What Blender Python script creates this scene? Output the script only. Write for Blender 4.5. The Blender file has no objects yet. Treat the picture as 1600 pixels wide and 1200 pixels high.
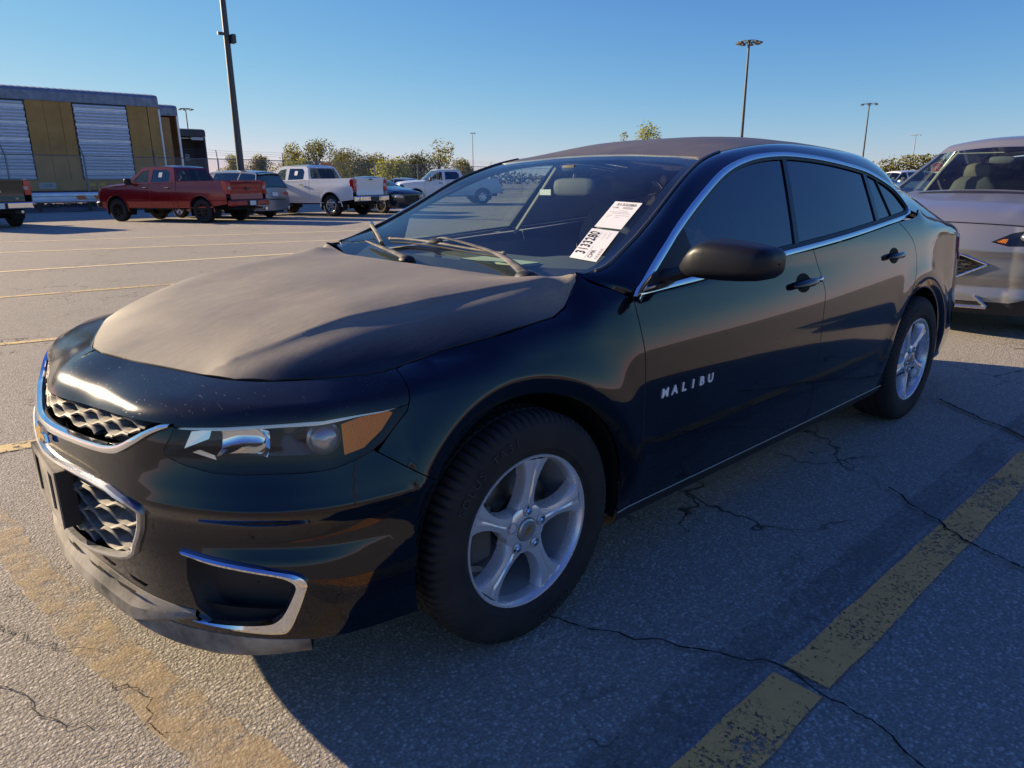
import bpy, math, random
import numpy as np
from mathutils import Vector, Matrix
from mathutils.geometry import delaunay_2d_cdt
random.seed(7)
SC = bpy.context.scene; COL = SC.collection; PI = math.pi
# ---------------------------------------------------------------- camera
cam = bpy.data.cameras.new('camera'); cam_o = bpy.data.objects.new('camera', cam); COL.objects.link(cam_o)
yaw, pitch, roll = -2.30643846, .281026985, .00615433
cy, sy, cp, sp = math.cos(yaw), math.sin(yaw), math.cos(pitch), math.sin(pitch)
fw = Vector((cy*cp, sy*cp, -sp)); r0 = Vector((sy, -cy, 0)); d0 = fw.cross(r0)
rt = math.cos(roll)*r0 + math.sin(roll)*d0; dn = -math.sin(roll)*r0 + math.cos(roll)*d0
M = Matrix((rt, -dn, -fw)).transposed().to_4x4(); M.translation = (1.216561, 2.172241, 1.265382)
cam_o.matrix_world = M
cam.sensor_width = 36; cam.lens = 36*1101.84/1600; cam.clip_start = .05; cam.clip_end = 6000
SC.camera = cam_o
# ---------------------------------------------------------------- sky, sun, exposure
SUN = Vector((1.2, -2.8, 1.0)).normalized()
el = math.asin(SUN.z); az = math.atan2(SUN.x, SUN.y)
world = bpy.data.worlds.new('World'); SC.world = world; world.use_nodes = True
nt = world.node_tree; bg = nt.nodes['Background']
sky = nt.nodes.new('ShaderNodeTexSky'); sky.sky_type = 'NISHITA'; sky.sun_disc = False
sky.sun_elevation = el; sky.sun_rotation = az; sky.altitude = 100; sky.air_density = .85; sky.dust_density = .05; sky.ozone_density = 4.5
def vm(op, a_, b_):
    x = nt.nodes.new('ShaderNodeVectorMath'); x.operation = op
    for k_, v_ in enumerate((a_, b_)):
        if isinstance(v_, tuple): x.inputs[k_].default_value = v_
        else: nt.links.new(v_, x.inputs[k_])
    return x.outputs[0]
# camera response per channel: gain * c^p / (1 + k c^p), the same over the whole sky
_sp = nt.nodes.new('ShaderNodeSeparateXYZ'); nt.links.new(sky.outputs[0], _sp.inputs[0]); _cb = nt.nodes.new('ShaderNodeCombineXYZ')
def sm_(op, a_, b_):
    x = nt.nodes.new('ShaderNodeMath'); x.operation = op
    for k_, v_ in enumerate((a_, b_)):
        if isinstance(v_, float): x.inputs[k_].default_value = v_
        else: nt.links.new(v_, x.inputs[k_])
    return x.outputs[0]
for i_, (p_, k_, g_) in enumerate(((1.2, .0, .094), (1.45, .115, .118), (1.2, .30, .290))):
    c_ = sm_('POWER', _sp.outputs[i_], p_); nt.links.new(sm_('DIVIDE', sm_('MULTIPLY', c_, g_/.3482), sm_('ADD', sm_('MULTIPLY', c_, k_), 1.0)), _cb.inputs[i_])
nt.links.new(_cb.outputs[0], bg.inputs[0]); bg.inputs[1].default_value = .10
sl = bpy.data.lights.new('sun', 'SUN'); sl.energy = 2.75; sl.angle = math.radians(.5); sl.color = (1, .79, .53)
so = bpy.data.objects.new('sun', sl); COL.objects.link(so)
so.rotation_euler = (-SUN).to_track_quat('-Z', 'Y').to_euler()
SC.view_settings.view_transform = 'Standard'; SC.view_settings.look = 'None'; SC.view_settings.gamma = 1
SC.view_settings.use_curve_mapping = False; SC.view_settings.exposure = 1.9
# ---------------------------------------------------------------- materials
MATS = {}
def nodes(m): return m.node_tree.nodes, m.node_tree.links
def mat(name, col, rough=.5, metal=0, coat=0, spec=.5, emit=None, croug=.03):
    if name in MATS: return MATS[name]
    m = bpy.data.materials.new(name); m.use_nodes = True
    b = m.node_tree.nodes['Principled BSDF']
    b.inputs['Base Color'].default_value = (*col, 1); b.inputs['Roughness'].default_value = rough
    b.inputs['Metallic'].default_value = metal; b.inputs['Coat Weight'].default_value = coat
    b.inputs['Coat Roughness'].default_value = croug; b.inputs['Specular IOR Level'].default_value = spec
    b.inputs['Coat IOR'].default_value = 1.5
    MATS[name] = m; return m
def tex(m, kind, scale, detail=4, rough=.6, map_scale=None, coord='Object', **kw):
    N, L = nodes(m)
    tc = N.new('ShaderNodeTexCoord'); mp = N.new('ShaderNodeMapping')
    L.new(tc.outputs[coord], mp.inputs[0])
    if map_scale: mp.inputs['Scale'].default_value = map_scale
    t = N.new('ShaderNodeTex' + kind); L.new(mp.outputs[0], t.inputs['Vector']); t.inputs['Scale'].default_value = scale
    if kind == 'Noise': t.inputs['Detail'].default_value = detail; t.inputs['Roughness'].default_value = rough
    for k, v in kw.items(): setattr(t, k, v)
    return t
def ramp(m, src, stops):
    N, L = nodes(m); r = N.new('ShaderNodeValToRGB'); e = r.color_ramp.elements
    while len(e) > 1: e.remove(e[-1])
    e[0].position = stops[0][0]; e[0].color = (*stops[0][1], 1) if len(stops[0][1]) == 3 else stops[0][1]
    for p_, c_ in stops[1:]:
        k = e.new(p_); k.color = (*c_, 1)
    L.new(src, r.inputs[0]); return r.outputs[0]
def mixc(m, f, a, b, typ='MIX'):
    N, L = nodes(m); x = N.new('ShaderNodeMix'); x.data_type = 'RGBA'; x.blend_type = typ
    for sck, v in ((x.inputs[0], f), (x.inputs[6], a), (x.inputs[7], b)):
        if isinstance(v, (int, float)): sck.default_value = v
        elif isinstance(v, tuple): sck.default_value = (*v, 1)
        else: L.new(v, sck)
    return x.outputs[2]
def math_(m, op, a, b=0.0, clamp=False):
    N, L = nodes(m); x = N.new('ShaderNodeMath'); x.operation = op; x.use_clamp = clamp
    for sck, v in ((x.inputs[0], a), (x.inputs[1], b)):
        if isinstance(v, (int, float)): sck.default_value = v
        else: L.new(v, sck)
    return x.outputs[0]
def bump(m, h, strength=.3, dist=.01, to=None, normal=None):
    N, L = nodes(m); b = N.new('ShaderNodeBump'); b.inputs['Strength'].default_value = strength; b.inputs['Distance'].default_value = dist
    L.new(h, b.inputs['Height'])
    if normal is not None: L.new(normal, b.inputs['Normal'])
    if to is not False: L.new(b.outputs[0], (to or N['Principled BSDF']).inputs['Normal'])
    return b.outputs[0]
def g3(v): return (v, v, v)
def dirty(name, col, dust, amount=.4, rough=.5, metal=0, scale=6, spec=.5, bmp=.0):
    """plain material with uneven dust / wear"""
    if name in MATS: return MATS[name]
    m = mat(name, col, rough, metal, spec=spec); N, L = nodes(m); b = N['Principled BSDF']
    t = tex(m, 'Noise', scale, 6, .65); f = ramp(m, t.outputs['Fac'], [(.35, g3(0)), (.75, g3(amount))])
    L.new(mixc(m, f, tuple(col), tuple(dust)), b.inputs['Base Color'])
    L.new(math_(m, 'ADD', math_(m, 'MULTIPLY', f, .5), rough, True), b.inputs['Roughness'])
    if bmp: bump(m, tex(m, 'Noise', 400, 3).outputs['Fac'], bmp, .002)
    return m
BLK = mat('black_paint', (.0012, .0030, .0085), .12, 0, coat=1.0, spec=.08, croug=.012); BLK.node_tree.nodes['Principled BSDF'].inputs['Coat IOR'].default_value = 1.5
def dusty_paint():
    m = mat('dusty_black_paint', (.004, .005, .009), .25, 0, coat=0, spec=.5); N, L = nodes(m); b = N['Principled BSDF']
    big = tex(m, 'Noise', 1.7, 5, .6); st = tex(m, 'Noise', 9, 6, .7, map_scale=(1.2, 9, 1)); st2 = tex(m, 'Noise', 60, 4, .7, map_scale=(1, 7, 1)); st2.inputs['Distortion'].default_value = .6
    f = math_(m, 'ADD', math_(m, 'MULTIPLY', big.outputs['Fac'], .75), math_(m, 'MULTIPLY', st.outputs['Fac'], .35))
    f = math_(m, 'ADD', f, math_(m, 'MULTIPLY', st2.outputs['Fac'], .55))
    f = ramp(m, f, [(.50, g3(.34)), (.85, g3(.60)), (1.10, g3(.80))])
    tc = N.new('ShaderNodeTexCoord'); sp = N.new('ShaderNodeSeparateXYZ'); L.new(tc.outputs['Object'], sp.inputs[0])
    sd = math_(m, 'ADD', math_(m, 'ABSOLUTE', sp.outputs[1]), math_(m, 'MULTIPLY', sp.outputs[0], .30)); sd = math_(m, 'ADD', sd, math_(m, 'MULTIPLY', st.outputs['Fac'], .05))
    f = math_(m, 'MULTIPLY', f, ramp(m, math_(m, 'SUBTRACT', sd, .0), [(.71, g3(1)), (.84, g3(.06))]))      # dust thins past the crease, putting the flanks' shade into the colour
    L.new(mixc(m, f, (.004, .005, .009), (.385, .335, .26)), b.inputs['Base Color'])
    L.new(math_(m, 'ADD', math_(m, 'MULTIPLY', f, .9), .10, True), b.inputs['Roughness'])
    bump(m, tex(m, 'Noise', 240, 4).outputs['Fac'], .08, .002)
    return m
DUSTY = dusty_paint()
def header_paint():
    m = mat('scratched_black_paint', (.004, .005, .008), .12, 0, spec=.5); N, L = nodes(m); b = N['Principled BSDF']
    t = tex(m, 'Noise', 5, 6, .7); v = tex(m, 'Noise', 140, 2, .8); vv = ramp(m, v.outputs['Fac'], [(.69, g3(0)), (.74, g3(.5))])
    sc = tex(m, 'Noise', 22, 3, .5, map_scale=(8, 1, 1)); s2 = ramp(m, sc.outputs['Fac'], [(.70, g3(0)), (.73, g3(.25))])
    f = math_(m, 'ADD', ramp(m, t.outputs['Fac'], [(.3, g3(.01)), (.8, g3(.05))]), math_(m, 'ADD', vv, s2), True)
    L.new(mixc(m, f, (.004, .005, .009), (.3, .27, .23)), b.inputs['Base Color'])
    L.new(math_(m, 'ADD', math_(m, 'MULTIPLY', f, .6), .13, True), b.inputs['Roughness']); return m
HDR = header_paint()
GAP = mat('dark_gap', (.004, .004, .005), .6)
CHROME = mat('chrome', (.82, .84, .86), .06, 1)
SATIN = dirty('satin_trim', (.55, .56, .58), (.35, .31, .26), .35, .22, .9, 8)
ALLOY = dirty('alloy_silver', (.80, .82, .85), (.50, .49, .47), .15, .24, .62, 6)
BARREL = dirty('alloy_barrel', (.42, .44, .48), (.14, .12, .11), .5, .36, .5, 9)
RUB = dirty('tyre_rubber', (.013, .013, .015), (.06, .055, .05), .5, .72, 0, 10, .35, .3)
RUBT = mat('tyre_lettering', (.040, .040, .044), .6, spec=.4)
PLAS = dirty('black_plastic', (.014, .015, .018), (.09, .08, .07), .22, .48, 0, 7, .4, .15)
MIRM = mat('mirror_plastic', (.010, .011, .015), .40, spec=.30)
PLASD = dirty('dusty_plastic', (.032, .032, .034), (.50, .46, .39), .95, .6, 0, 5, .35, .15)
GRILL = dirty('grille_plastic', (.03, .03, .03), (.50, .45, .36), 1.0, .5, 0, 7, .4)
INT = mat('interior_dark', (.085, .088, .092), .75); INTL = mat('interior_beige', (.34, .33, .27), .8)
DISC = mat('brake_steel', (.20, .19, .18), .35, .9); WELL = mat('wheel_well', (.008, .008, .009), .85)
PAPER = mat('paper', (.80, .79, .76), .6); INK = mat('ink', (.015, .015, .018), .6); GREYINK = mat('faint_ink', (.35, .35, .36), .6)
GOLD = mat('emblem_gold', (.78, .50, .13), .25, .8)
AMB = mat('amber_reflector', (1.0, .27, .02), .35, 0, spec=.2)
def _amb():
    N, L = nodes(AMB); w = tex(AMB, 'Wave', 60); bump(AMB, w.outputs['Fac'], .5, .004)
_amb()
RED = mat('red_lens', (.42, .012, .012), .12, 0, coat=.6)
PLATE = mat('plate_white', (.72, .73, .72), .45)
def glass(name, tint, refl=1.45, rough=.0, dirt=.04):
    m = bpy.data.materials.new(name); m.use_nodes = True; N, L = nodes(m); N.remove(N['Principled BSDF'])
    out = N['Material Output']; tr = N.new('ShaderNodeBsdfTransparent'); tr.inputs[0].default_value = (*tint, 1)
    gl = N.new('ShaderNodeBsdfGlossy'); gl.inputs['Roughness'].default_value = rough; gl.inputs[0].default_value = (1, 1, 1, 1)
    fr = N.new('ShaderNodeFresnel'); ge = N.new('ShaderNodeNewGeometry'); io = N.new('ShaderNodeMix'); io.data_type = 'FLOAT'; L.new(ge.outputs['Backfacing'], io.inputs[0]); io.inputs[2].default_value = refl; io.inputs[3].default_value = 1/refl; L.new(io.outputs[0], fr.inputs[0])      # thin sheet: same reflectance from both faces
    mx = N.new('ShaderNodeMixShader'); L.new(fr.outputs[0], mx.inputs[0]); L.new(tr.outputs[0], mx.inputs[1]); L.new(gl.outputs[0], mx.inputs[2])
    df = N.new('ShaderNodeBsdfDiffuse'); df.inputs[0].default_value = (.4, .38, .33, 1)
    t = tex(m, 'Noise', 5, 6, .7); f = ramp(m, t.outputs['Fac'], [(.35, g3(dirt*.3)), (.8, g3(dirt))])
    m2 = N.new('ShaderNodeMixShader'); L.new(f, m2.inputs[0]); L.new(mx.outputs[0], m2.inputs[1]); L.new(df.outputs[0], m2.inputs[2])
    L.new(m2.outputs[0], out.inputs[0]); MATS[name] = m; return m
WSG = glass('windshield_glass', (.78, .90, .84), 1.42, 0, .02)
TINT = glass('tinted_glass', (.025, .03, .035), 2.1, 0, .006)
LENS = glass('lamp_lens', (.93, .95, .96), 1.40, .0, .035)
CLEAR = glass('clear_glass', (.55, .62, .60), 1.5, 0, .04)
# ---------------------------------------------------------------- mesh helpers
class MB:
    def __init__(s): s.v = []; s.f = []; s.mi = []; s.n = []; s.mats = []
    def m(s, m):
        if m not in s.mats: s.mats.append(m)
        return s.mats.index(m)
    def add(s, V, F, m, Nn=None, flip=False):
        k = len(s.v); i = s.m(m); V = [tuple(map(float, q)) for q in V]; s.v += V
        s.n += [tuple(map(float, q)) for q in Nn] if Nn is not None else [None]*len(V)
        for f in F:
            f = tuple(k+int(j) for j in f); s.f.append(f[::-1] if flip else f); s.mi.append(i)
        return s
    def grid(s, P, m, flip=False, closeu=False, closev=False):
        P = np.asarray(P, float); a, b = P.shape[:2]; F = []
        for i in range(a-(not closeu)):
            for j in range(b-(not closev)):
                F.append((i*b+j, ((i+1) % a)*b+j, ((i+1) % a)*b+(j+1) % b, i*b+(j+1) % b))
        return s.add(P.reshape(-1, 3), F, m, None, flip)
    def box(s, lo, hi, m, bev=0):
        x0, y0, z0 = lo; x1, y1, z1 = hi
        return s.prism([(x0, y0), (x1, y0), (x1, y1), (x0, y1)], z0, z1, m)
    def prism(s, poly, z0, z1, m, axis='z'):
        n = len(poly)
        def pt(a, b, c): return {'z': (a, b, c), 'y': (a, c, b), 'x': (c, a, b)}[axis]
        V = [pt(a, b, z0) for a, b in poly] + [pt(a, b, z1) for a, b in poly]
        F = [tuple(range(n))[::-1], tuple(range(n, 2*n))] + [(i, (i+1) % n, n+(i+1) % n, n+i) for i in range(n)]
        return s.add(V, F, m, None, axis == 'y')
    def tube(s, pts, r, m, n=8, cap=True, flat=1.0):
        pts = [Vector(q) for q in pts]; rr = r if hasattr(r, '__len__') else [r]*len(pts); P = []
        up = Vector((0, 0, 1)); 
        for i, q in enumerate(pts):
            t = (pts[min(i+1, len(pts)-1)] - pts[max(i-1, 0)]).normalized()
            a = t.cross(up) if abs(t.z) < .95 else t.cross(Vector((1, 0, 0))); a.normalize(); b = t.cross(a)
            P.append([q + a*math.cos(2*PI*k/n)*rr[i] + b*math.sin(2*PI*k/n)*rr[i]*flat for k in range(n)])
        k0 = len(s.v); s.grid(P, m, closev=True)
        if cap:
            i = s.m(m); s.f += [tuple(range(k0, k0+n)), tuple(range(k0+(len(pts)-1)*n, k0+len(pts)*n))[::-1]]; s.mi += [i, i]
        return s
    def rev(s, prof, m, n=48, axis='y', c=(0, 0, 0), mod=None, closed=False):
        P = []
        for i in range(n):
            a = 2*PI*i/n; row = []
            for j, (r, h) in enumerate(prof):
                if mod: r, h = mod(i, j, r, h)
                u, v = r*math.cos(a), r*math.sin(a)
                row.append({'y': (c[0]+u, c[1]+h, c[2]+v), 'z': (c[0]+u, c[1]+v, c[2]+h), 'x': (c[0]+h, c[1]+u, c[2]+v)}[axis])
            P.append(row)
        return s.grid(P, m, closeu=True, closev=closed, flip=(axis == 'y'))
    def ell(s, c, r, m, n=10, nz=6, p=1.0):
        P = []
        for i in range(nz+1):
            b = -PI/2+PI*i/nz
            row = []
            for j in range(n):
                a = 2*PI*j/n
                sg = lambda t: math.copysign(abs(t)**p, t)
                row.append((c[0]+r[0]*sg(math.cos(b))*sg(math.cos(a)), c[1]+r[1]*sg(math.cos(b))*sg(math.sin(a)), c[2]+r[2]*sg(math.sin(b))))
            P.append(row)
        return s.grid(P, m, closev=True, flip=True)
    def xf(s, k0, fn):
        for i in range(k0, len(s.v)): s.v[i] = tuple(fn(s.v[i]))
        return s
    def build(s, name, parent=None, smooth=True, angle=40, loc=None, bevel=0):
        me = bpy.data.meshes.new(name); me.from_pydata(s.v, [], s.f)
        for m in s.mats: me.materials.append(m)
        me.polygons.foreach_set('material_index', s.mi)
        if smooth: me.polygons.foreach_set('use_smooth', [True]*len(s.f))
        me.validate(clean_customdata=False); me.update()
        if smooth:
            if any(q is not None for q in s.n) and len(me.vertices) == len(s.n):
                if all(q is not None for q in s.n): me.normals_split_custom_set_from_vertices(s.n)
                else: me.set_sharp_from_angle(angle=math.radians(angle))
            else: me.set_sharp_from_angle(angle=math.radians(angle))
        o = bpy.data.objects.new(name, me); COL.objects.link(o)
        if parent: o.parent = parent
        if loc: o.location = loc
        if bevel:
            b = o.modifiers.new('b', 'BEVEL'); b.width = bevel; b.segments = 2; b.limit_method = 'ANGLE'; b.angle_limit = .6
        return o
def tag(o, label=None, cat=None, group=None, kind=None):
    if label: o['label'] = label
    if cat: o['category'] = cat
    if group: o['group'] = group
    if kind: o['kind'] = kind
    return o
def thing(name, label, cat, loc=(0, 0, 0), rz=0, group=None):
    o = bpy.data.objects.new(name, None); o.empty_display_size = .2; COL.objects.link(o); o.location = loc; o.rotation_euler = (0, 0, rz)
    return tag(o, label, cat, group)
def kids(o): return [c for c in bpy.data.objects if c.parent == o]
def copy_tree(o, parent=None, tree=None):
    c = o.copy(); COL.objects.link(c); c.parent = parent
    for ch in list(o.children): copy_tree(ch, c)
    return c
def resample(poly, h, closed=True):
    P = np.array(poly, float); out = []
    n = len(P)
    for i in range(n if closed else n-1):
        a, b = P[i], P[(i+1) % n]; k = max(1, int(math.ceil(np.linalg.norm(b-a)/h)))
        for j in range(k): out.append(a+(b-a)*j/k)
    if not closed: out.append(P[-1])
    return np.array(out)
def inpoly(P, Q):
    x, y = Q[:, 0], Q[:, 1]; r = np.zeros(len(Q), bool); n = len(P); j = n-1
    for i in range(n):
        xi, yi = P[i]; xj, yj = P[j]
        c = ((yi > y) != (yj > y)) & (x < (xj-xi)*(y-yi)/(yj-yi+1e-30)+xi); r ^= c; j = i
    return r
def area2(P): return .5*np.sum(P[:, 0]*np.roll(P[:, 1], -1)-np.roll(P[:, 0], -1)*P[:, 1])
def inset(P, g):
    if area2(P) < 0: P = P[::-1]
    a = P-np.roll(P, 1, 0); b = np.roll(P, -1, 0)-P
    a /= np.linalg.norm(a, axis=1)[:, None]+1e-12; b /= np.linalg.norm(b, axis=1)[:, None]+1e-12
    n = np.stack([-(a[:, 1]+b[:, 1]), a[:, 0]+b[:, 0]], 1); l = np.linalg.norm(n, axis=1)[:, None]+1e-12
    return P+n/l*g/np.maximum(l/2, .5)
def panel(mb, poly, F, m, holes=(), h=.03, gap=.0023, thick=.010, hgap=None, sgn=1, out=1, flange=True, lines=()):
    """trimmed piece of a smooth surface F(a,b)->xyz with exact normals and folded edges"""
    P = inset(resample(poly, h), gap); loops = [P]
    for H in holes: 
        q = resample(H, h); q = inset(q, -(gap if hgap is None else hgap)); loops.append(q[::-1])
    lo = P.min(0); hi = P.max(0)
    gx = np.arange(lo[0]+h*.5, hi[0], h); gy = np.arange(lo[1]+h*.5, hi[1], h)
    G = np.stack(np.meshgrid(gx, gy), -1).reshape(-1, 2)
    ok = inpoly(P, G)
    for q in loops[1:]: ok &= ~inpoly(q, G)
    G = G[ok]; allb = np.vstack(loops)
    if len(G): G = G[(((G[:, None]-allb[None])**2).sum(-1).min(1)) > (.45*h)**2]
    if len(lines):
        LP = np.vstack(lines); ok = inpoly(P, LP) & ((((LP[:, None]-allb[None])**2).sum(-1).min(1)) > (.5*h)**2); LP = LP[ok]
        G = G[(((G[:, None]-LP[None])**2).sum(-1).min(1)) > (.6*h)**2]; G = np.vstack([LP, G])
    V = np.vstack([allb, G]); E = []; k = 0
    for q in loops: E += [(k+i, k+(i+1) % len(q)) for i in range(len(q))]; k += len(q)
    r = delaunay_2d_cdt([Vector(v) for v in V], E, [], 0, 1e-7)
    V2 = np.array([tuple(v) for v in r[0]]); T = np.array([f for f in r[2] if len(f) == 3])
    cen = V2[T].mean(1); ok = inpoly(P, cen)
    for q in loops[1:]: ok &= ~inpoly(q, cen)
    T = T[ok]
    def ev(Q):
        e = 1e-4; X = F(Q[:, 0], Q[:, 1]); da = F(Q[:, 0]+e, Q[:, 1])-F(Q[:, 0]-e, Q[:, 1]); db = F(Q[:, 0], Q[:, 1]+e)-F(Q[:, 0], Q[:, 1]-e)
        N_ = np.cross(da, db); N_ /= np.linalg.norm(N_, axis=1)[:, None]+1e-12; return X, N_*out
    X, N_ = ev(V2)
    flipf = (out < 0)
    S = np.array([1, sgn, 1]); flip = flipf ^ (sgn < 0)
    mb.add(X*S, T, m, N_*S, flip)
    if flange:
        for li, q in enumerate(loops):
            Xb, Nb = ev(q); n = len(q); Xi = Xb-Nb*thick
            tg = np.roll(Xb, -1, 0)-np.roll(Xb, 1, 0); fn = np.cross(tg, Nb*out)*(1); fn /= np.linalg.norm(fn, axis=1)[:, None]+1e-12
            Nn = np.vstack([fn*.5+Nb*.5, fn]); Nn /= np.linalg.norm(Nn, axis=1)[:, None]
            Fc = [(i, n+i, n+(i+1) % n, (i+1) % n) for i in range(n)]
            mb.add(np.vstack([Xb, Xi])*S, Fc, GAP if m in (BLK, DUSTY) else m, Nn*S, flip)
    return mb
def both(name, parent, polyfn, F, m, label=None, **kw):
    os_ = []
    for sg in (1, -1):
        mb = MB(); panel(mb, polyfn, F, m, sgn=sg, **kw); os_.append(mb.build(name, parent))
    return os_
_tc = {}
def text_geo(s_, size=1.0, depth=0.0, fat=0.0):
    k = (s_, size, depth, fat)
    if k in _tc: return _tc[k]
    cu = bpy.data.curves.new('t', 'FONT'); cu.body = s_; cu.size = size; cu.extrude = depth; cu.resolution_u = 3; cu.align_x = 'CENTER'; cu.align_y = 'CENTER'; cu.offset = fat
    o = bpy.data.objects.new('t', cu); COL.objects.link(o); bpy.context.view_layer.update()
    dg = bpy.context.evaluated_depsgraph_get(); me = o.evaluated_get(dg).to_mesh()
    V = [tuple(v.co) for v in me.vertices]; F = [tuple(q.vertices) for q in me.polygons]
    o.evaluated_get(dg).to_mesh_clear(); bpy.data.objects.remove(o); bpy.data.curves.remove(cu)
    _tc[k] = (V, F); return V, F

# ---- body surface mathematics (metres; x forward, y to the car's left, z up; front axle at x=0)
def pchip_m(x, y):
    h = np.diff(x); dl = np.diff(y, axis=0) / h.reshape(-1, *([1] * (y.ndim - 1)))
    m = np.zeros_like(y)
    m[0] = dl[0]; m[-1] = dl[-1]
    for i in range(1, len(x) - 1):
        a, b = dl[i - 1], dl[i]
        w1 = 2 * h[i] + h[i - 1]; w2 = h[i] + 2 * h[i - 1]
        with np.errstate(divide='ignore', invalid='ignore'):
            v = (w1 + w2) / (w1 / a + w2 / b)
        m[i] = np.where(a * b > 0, v, 0)
    return m
class Pch:
    def __init__(s, x, y):
        s.x = np.array(x, float); s.y = np.array(y, float)
        if s.x[0] > s.x[-1]: s.x = s.x[::-1]; s.y = s.y[::-1]
        s.m = pchip_m(s.x, s.y)
    def __call__(s, q):
        q = np.clip(np.asarray(q, float), s.x[0], s.x[-1])
        i = np.clip(np.searchsorted(s.x, q) - 1, 0, len(s.x) - 2)
        h = s.x[i + 1] - s.x[i]; t = (q - s.x[i]) / h
        if s.y.ndim > 1: h = h[..., None]; t = t[..., None]
        return ((1 + 2*t)*(1-t)**2*s.y[i] + t*(1-t)**2*h*s.m[i] + t*t*(3-2*t)*s.y[i+1] + t*t*(t-1)*h*s.m[i+1])
def crs(P, n=16):
    P = np.array(P, float); P = np.vstack([2*P[0]-P[1], P, 2*P[-1]-P[-2]]); o = []
    for i in range(1, len(P) - 2):
        a, b, c, d = P[i-1:i+3]
        for k in range(n):
            t = k / n
            o.append(.5*((2*b)+(-a+c)*t+(2*a-5*b+4*c-d)*t*t+(-a+3*b-3*c+d)*t**3))
    o.append(P[-2]); return np.array(o)
BASE = [(.95,0),(.935,.25),(.88,.5),(.80,.66),(.70,.78),(.58,.86),(.45,.895),(.3,.912),(0,.922),(-.2,.9245),(-.33,.926),(-.45,.927),(-1.2,.928),
        (-2,.926),(-2.83,.918),(-3.2,.903),(-3.5,.868),(-3.70,.800),(-3.83,.695),(-3.91,.5),(-3.95,.3),(-3.96,0)]
_f = crs([(BASE[1][0], -BASE[1][1])] + BASE + [(BASE[-2][0], -BASE[-2][1])], 24)[24:-24]
_s = np.r_[0, np.cumsum(np.hypot(*np.diff(_f, axis=0).T))]
SKNOT = _s[::24]
_t = np.gradient(_f, _s, axis=0); _t /= np.hypot(_t[:,0], _t[:,1])[:, None]
_n = np.stack([-_t[:,1]*-1, _t[:,0]*-1], 1)   # outward
_n = np.stack([_t[:,1], -_t[:,0]], 1)
STOT = _s[-1]
def base(s):
    return (np.stack([np.interp(s, _s, _f[:,0]), np.interp(s, _s, _f[:,1])], -1),
            np.stack([np.interp(s, _s, _n[:,0]), np.interp(s, _s, _n[:,1])], -1))
def s_of_x(x):   # side region only (x decreasing with s)
    return np.interp(-np.asarray(x, float), -_f[:,0], _s)
ZC = [.16,.20,.25,.30,.35,.40,.44,.46,.485,.50,.54,.575,.60,.65,.68,.72,.76,.78,.80,.82,.84,.86,.88,.90,.93,.96,1.0,1.05,1.10]
def prof(*kv):
    kv = list(kv); return Pch([a for a, b in kv], [b for a, b in kv])(ZC)
P_FC = prof((.16,.12),(.20,.06),(.25,.03),(.35,.012),(.45,.004),(.55,.0),(.60,.001),(.65,.008),(.70,.020),(.75,.040),(.78,.070),(.80,.100),(.82,.142),(.83,.160),(.86,.27),(.9,.40),(1.1,1.0))
P_F1 = prof((.16,.12),(.20,.06),(.25,.035),(.35,.016),(.45,.008),(.55,.006),(.60,.010),(.65,.020),(.70,.040),(.75,.068),(.78,.098),(.80,.130),(.82,.185),(.83,.215),(.86,.28),(.9,.41),(1.1,1.0))
P_FQ = prof((.16,.12),(.20,.06),(.25,.025),(.35,.012),(.45,.008),(.485,.012),(.5,.012),(.54,.011),(.575,.002),(.60,.008),(.65,.022),(.68,.029),(.70,.033),(.75,.048),(.78,.075),(.80,.125),(.82,.21),(.83,.25),(.86,.31),(.9,.43),(1.1,1.0))
P_CR = prof((.16,.10),(.20,.05),(.25,.014),(.30,.006),(.38,.004),(.44,.009),(.485,.027),(.50,.028),(.54,.020),(.575,.000),(.60,.010),(.65,.031),(.68,.041),(.72,.049),(.76,.057),(.78,.063),(.80,.10),(.82,.19),(.83,.23),(.86,.31),(.9,.45),(1.1,1.0))
P_CE = prof((.16,.09),(.20,.045),(.25,.012),(.30,.004),(.38,.0),(.44,.004),(.485,.020),(.50,.021),(.54,.015),(.575,.0),(.60,.009),(.65,.027),(.68,.036),(.72,.044),(.76,.051),(.78,.056),(.80,.095),(.82,.19),(.84,.25),(.86,.30),(.9,.45),(1.1,1.0))
P_A1 = prof((.16,.08),(.20,.04),(.25,.012),(.30,.004),(.38,.0),(.45,.002),(.485,.010),(.50,.011),(.54,.008),(.575,.0),(.60,.009),(.65,.028),(.68,.040),(.72,.054),(.76,.066),(.78,.073),(.80,.098),(.82,.168),(.84,.21),(.86,.27),(.9,.42),(1.1,1.0))
P_F3 = prof((.16,.07),(.25,.012),(.30,.004),(.40,.0),(.575,.0),(.60,.006),(.65,.020),(.70,.037),(.75,.056),(.78,.068),(.80,.082),(.82,.115),(.83,.152),(.84,.18),(.86,.22),(.9,.38),(1.1,1.0))
P_F0 = prof((.16,.07),(.25,.03),(.30,.015),(.40,.004),(.50,.0),(.575,.001),(.60,.004),(.65,.014),(.70,.029),(.75,.048),(.80,.069),(.83,.082),(.86,.102),(.88,.124),(.90,.165),(.93,.26),(1.1,.9))
P_DF = prof((.16,.07),(.22,.05),(.27,.034),(.35,.014),(.45,.002),(.50,.0),(.55,.0005),(.60,.0025),(.65,.0065),(.70,.0125),(.75,.020),(.80,.030),(.84,.040),(.88,.052),(.92,.064),(.945,.074),(.96,.100),(.98,.145),(1.0,.19),(1.1,.42))
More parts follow.
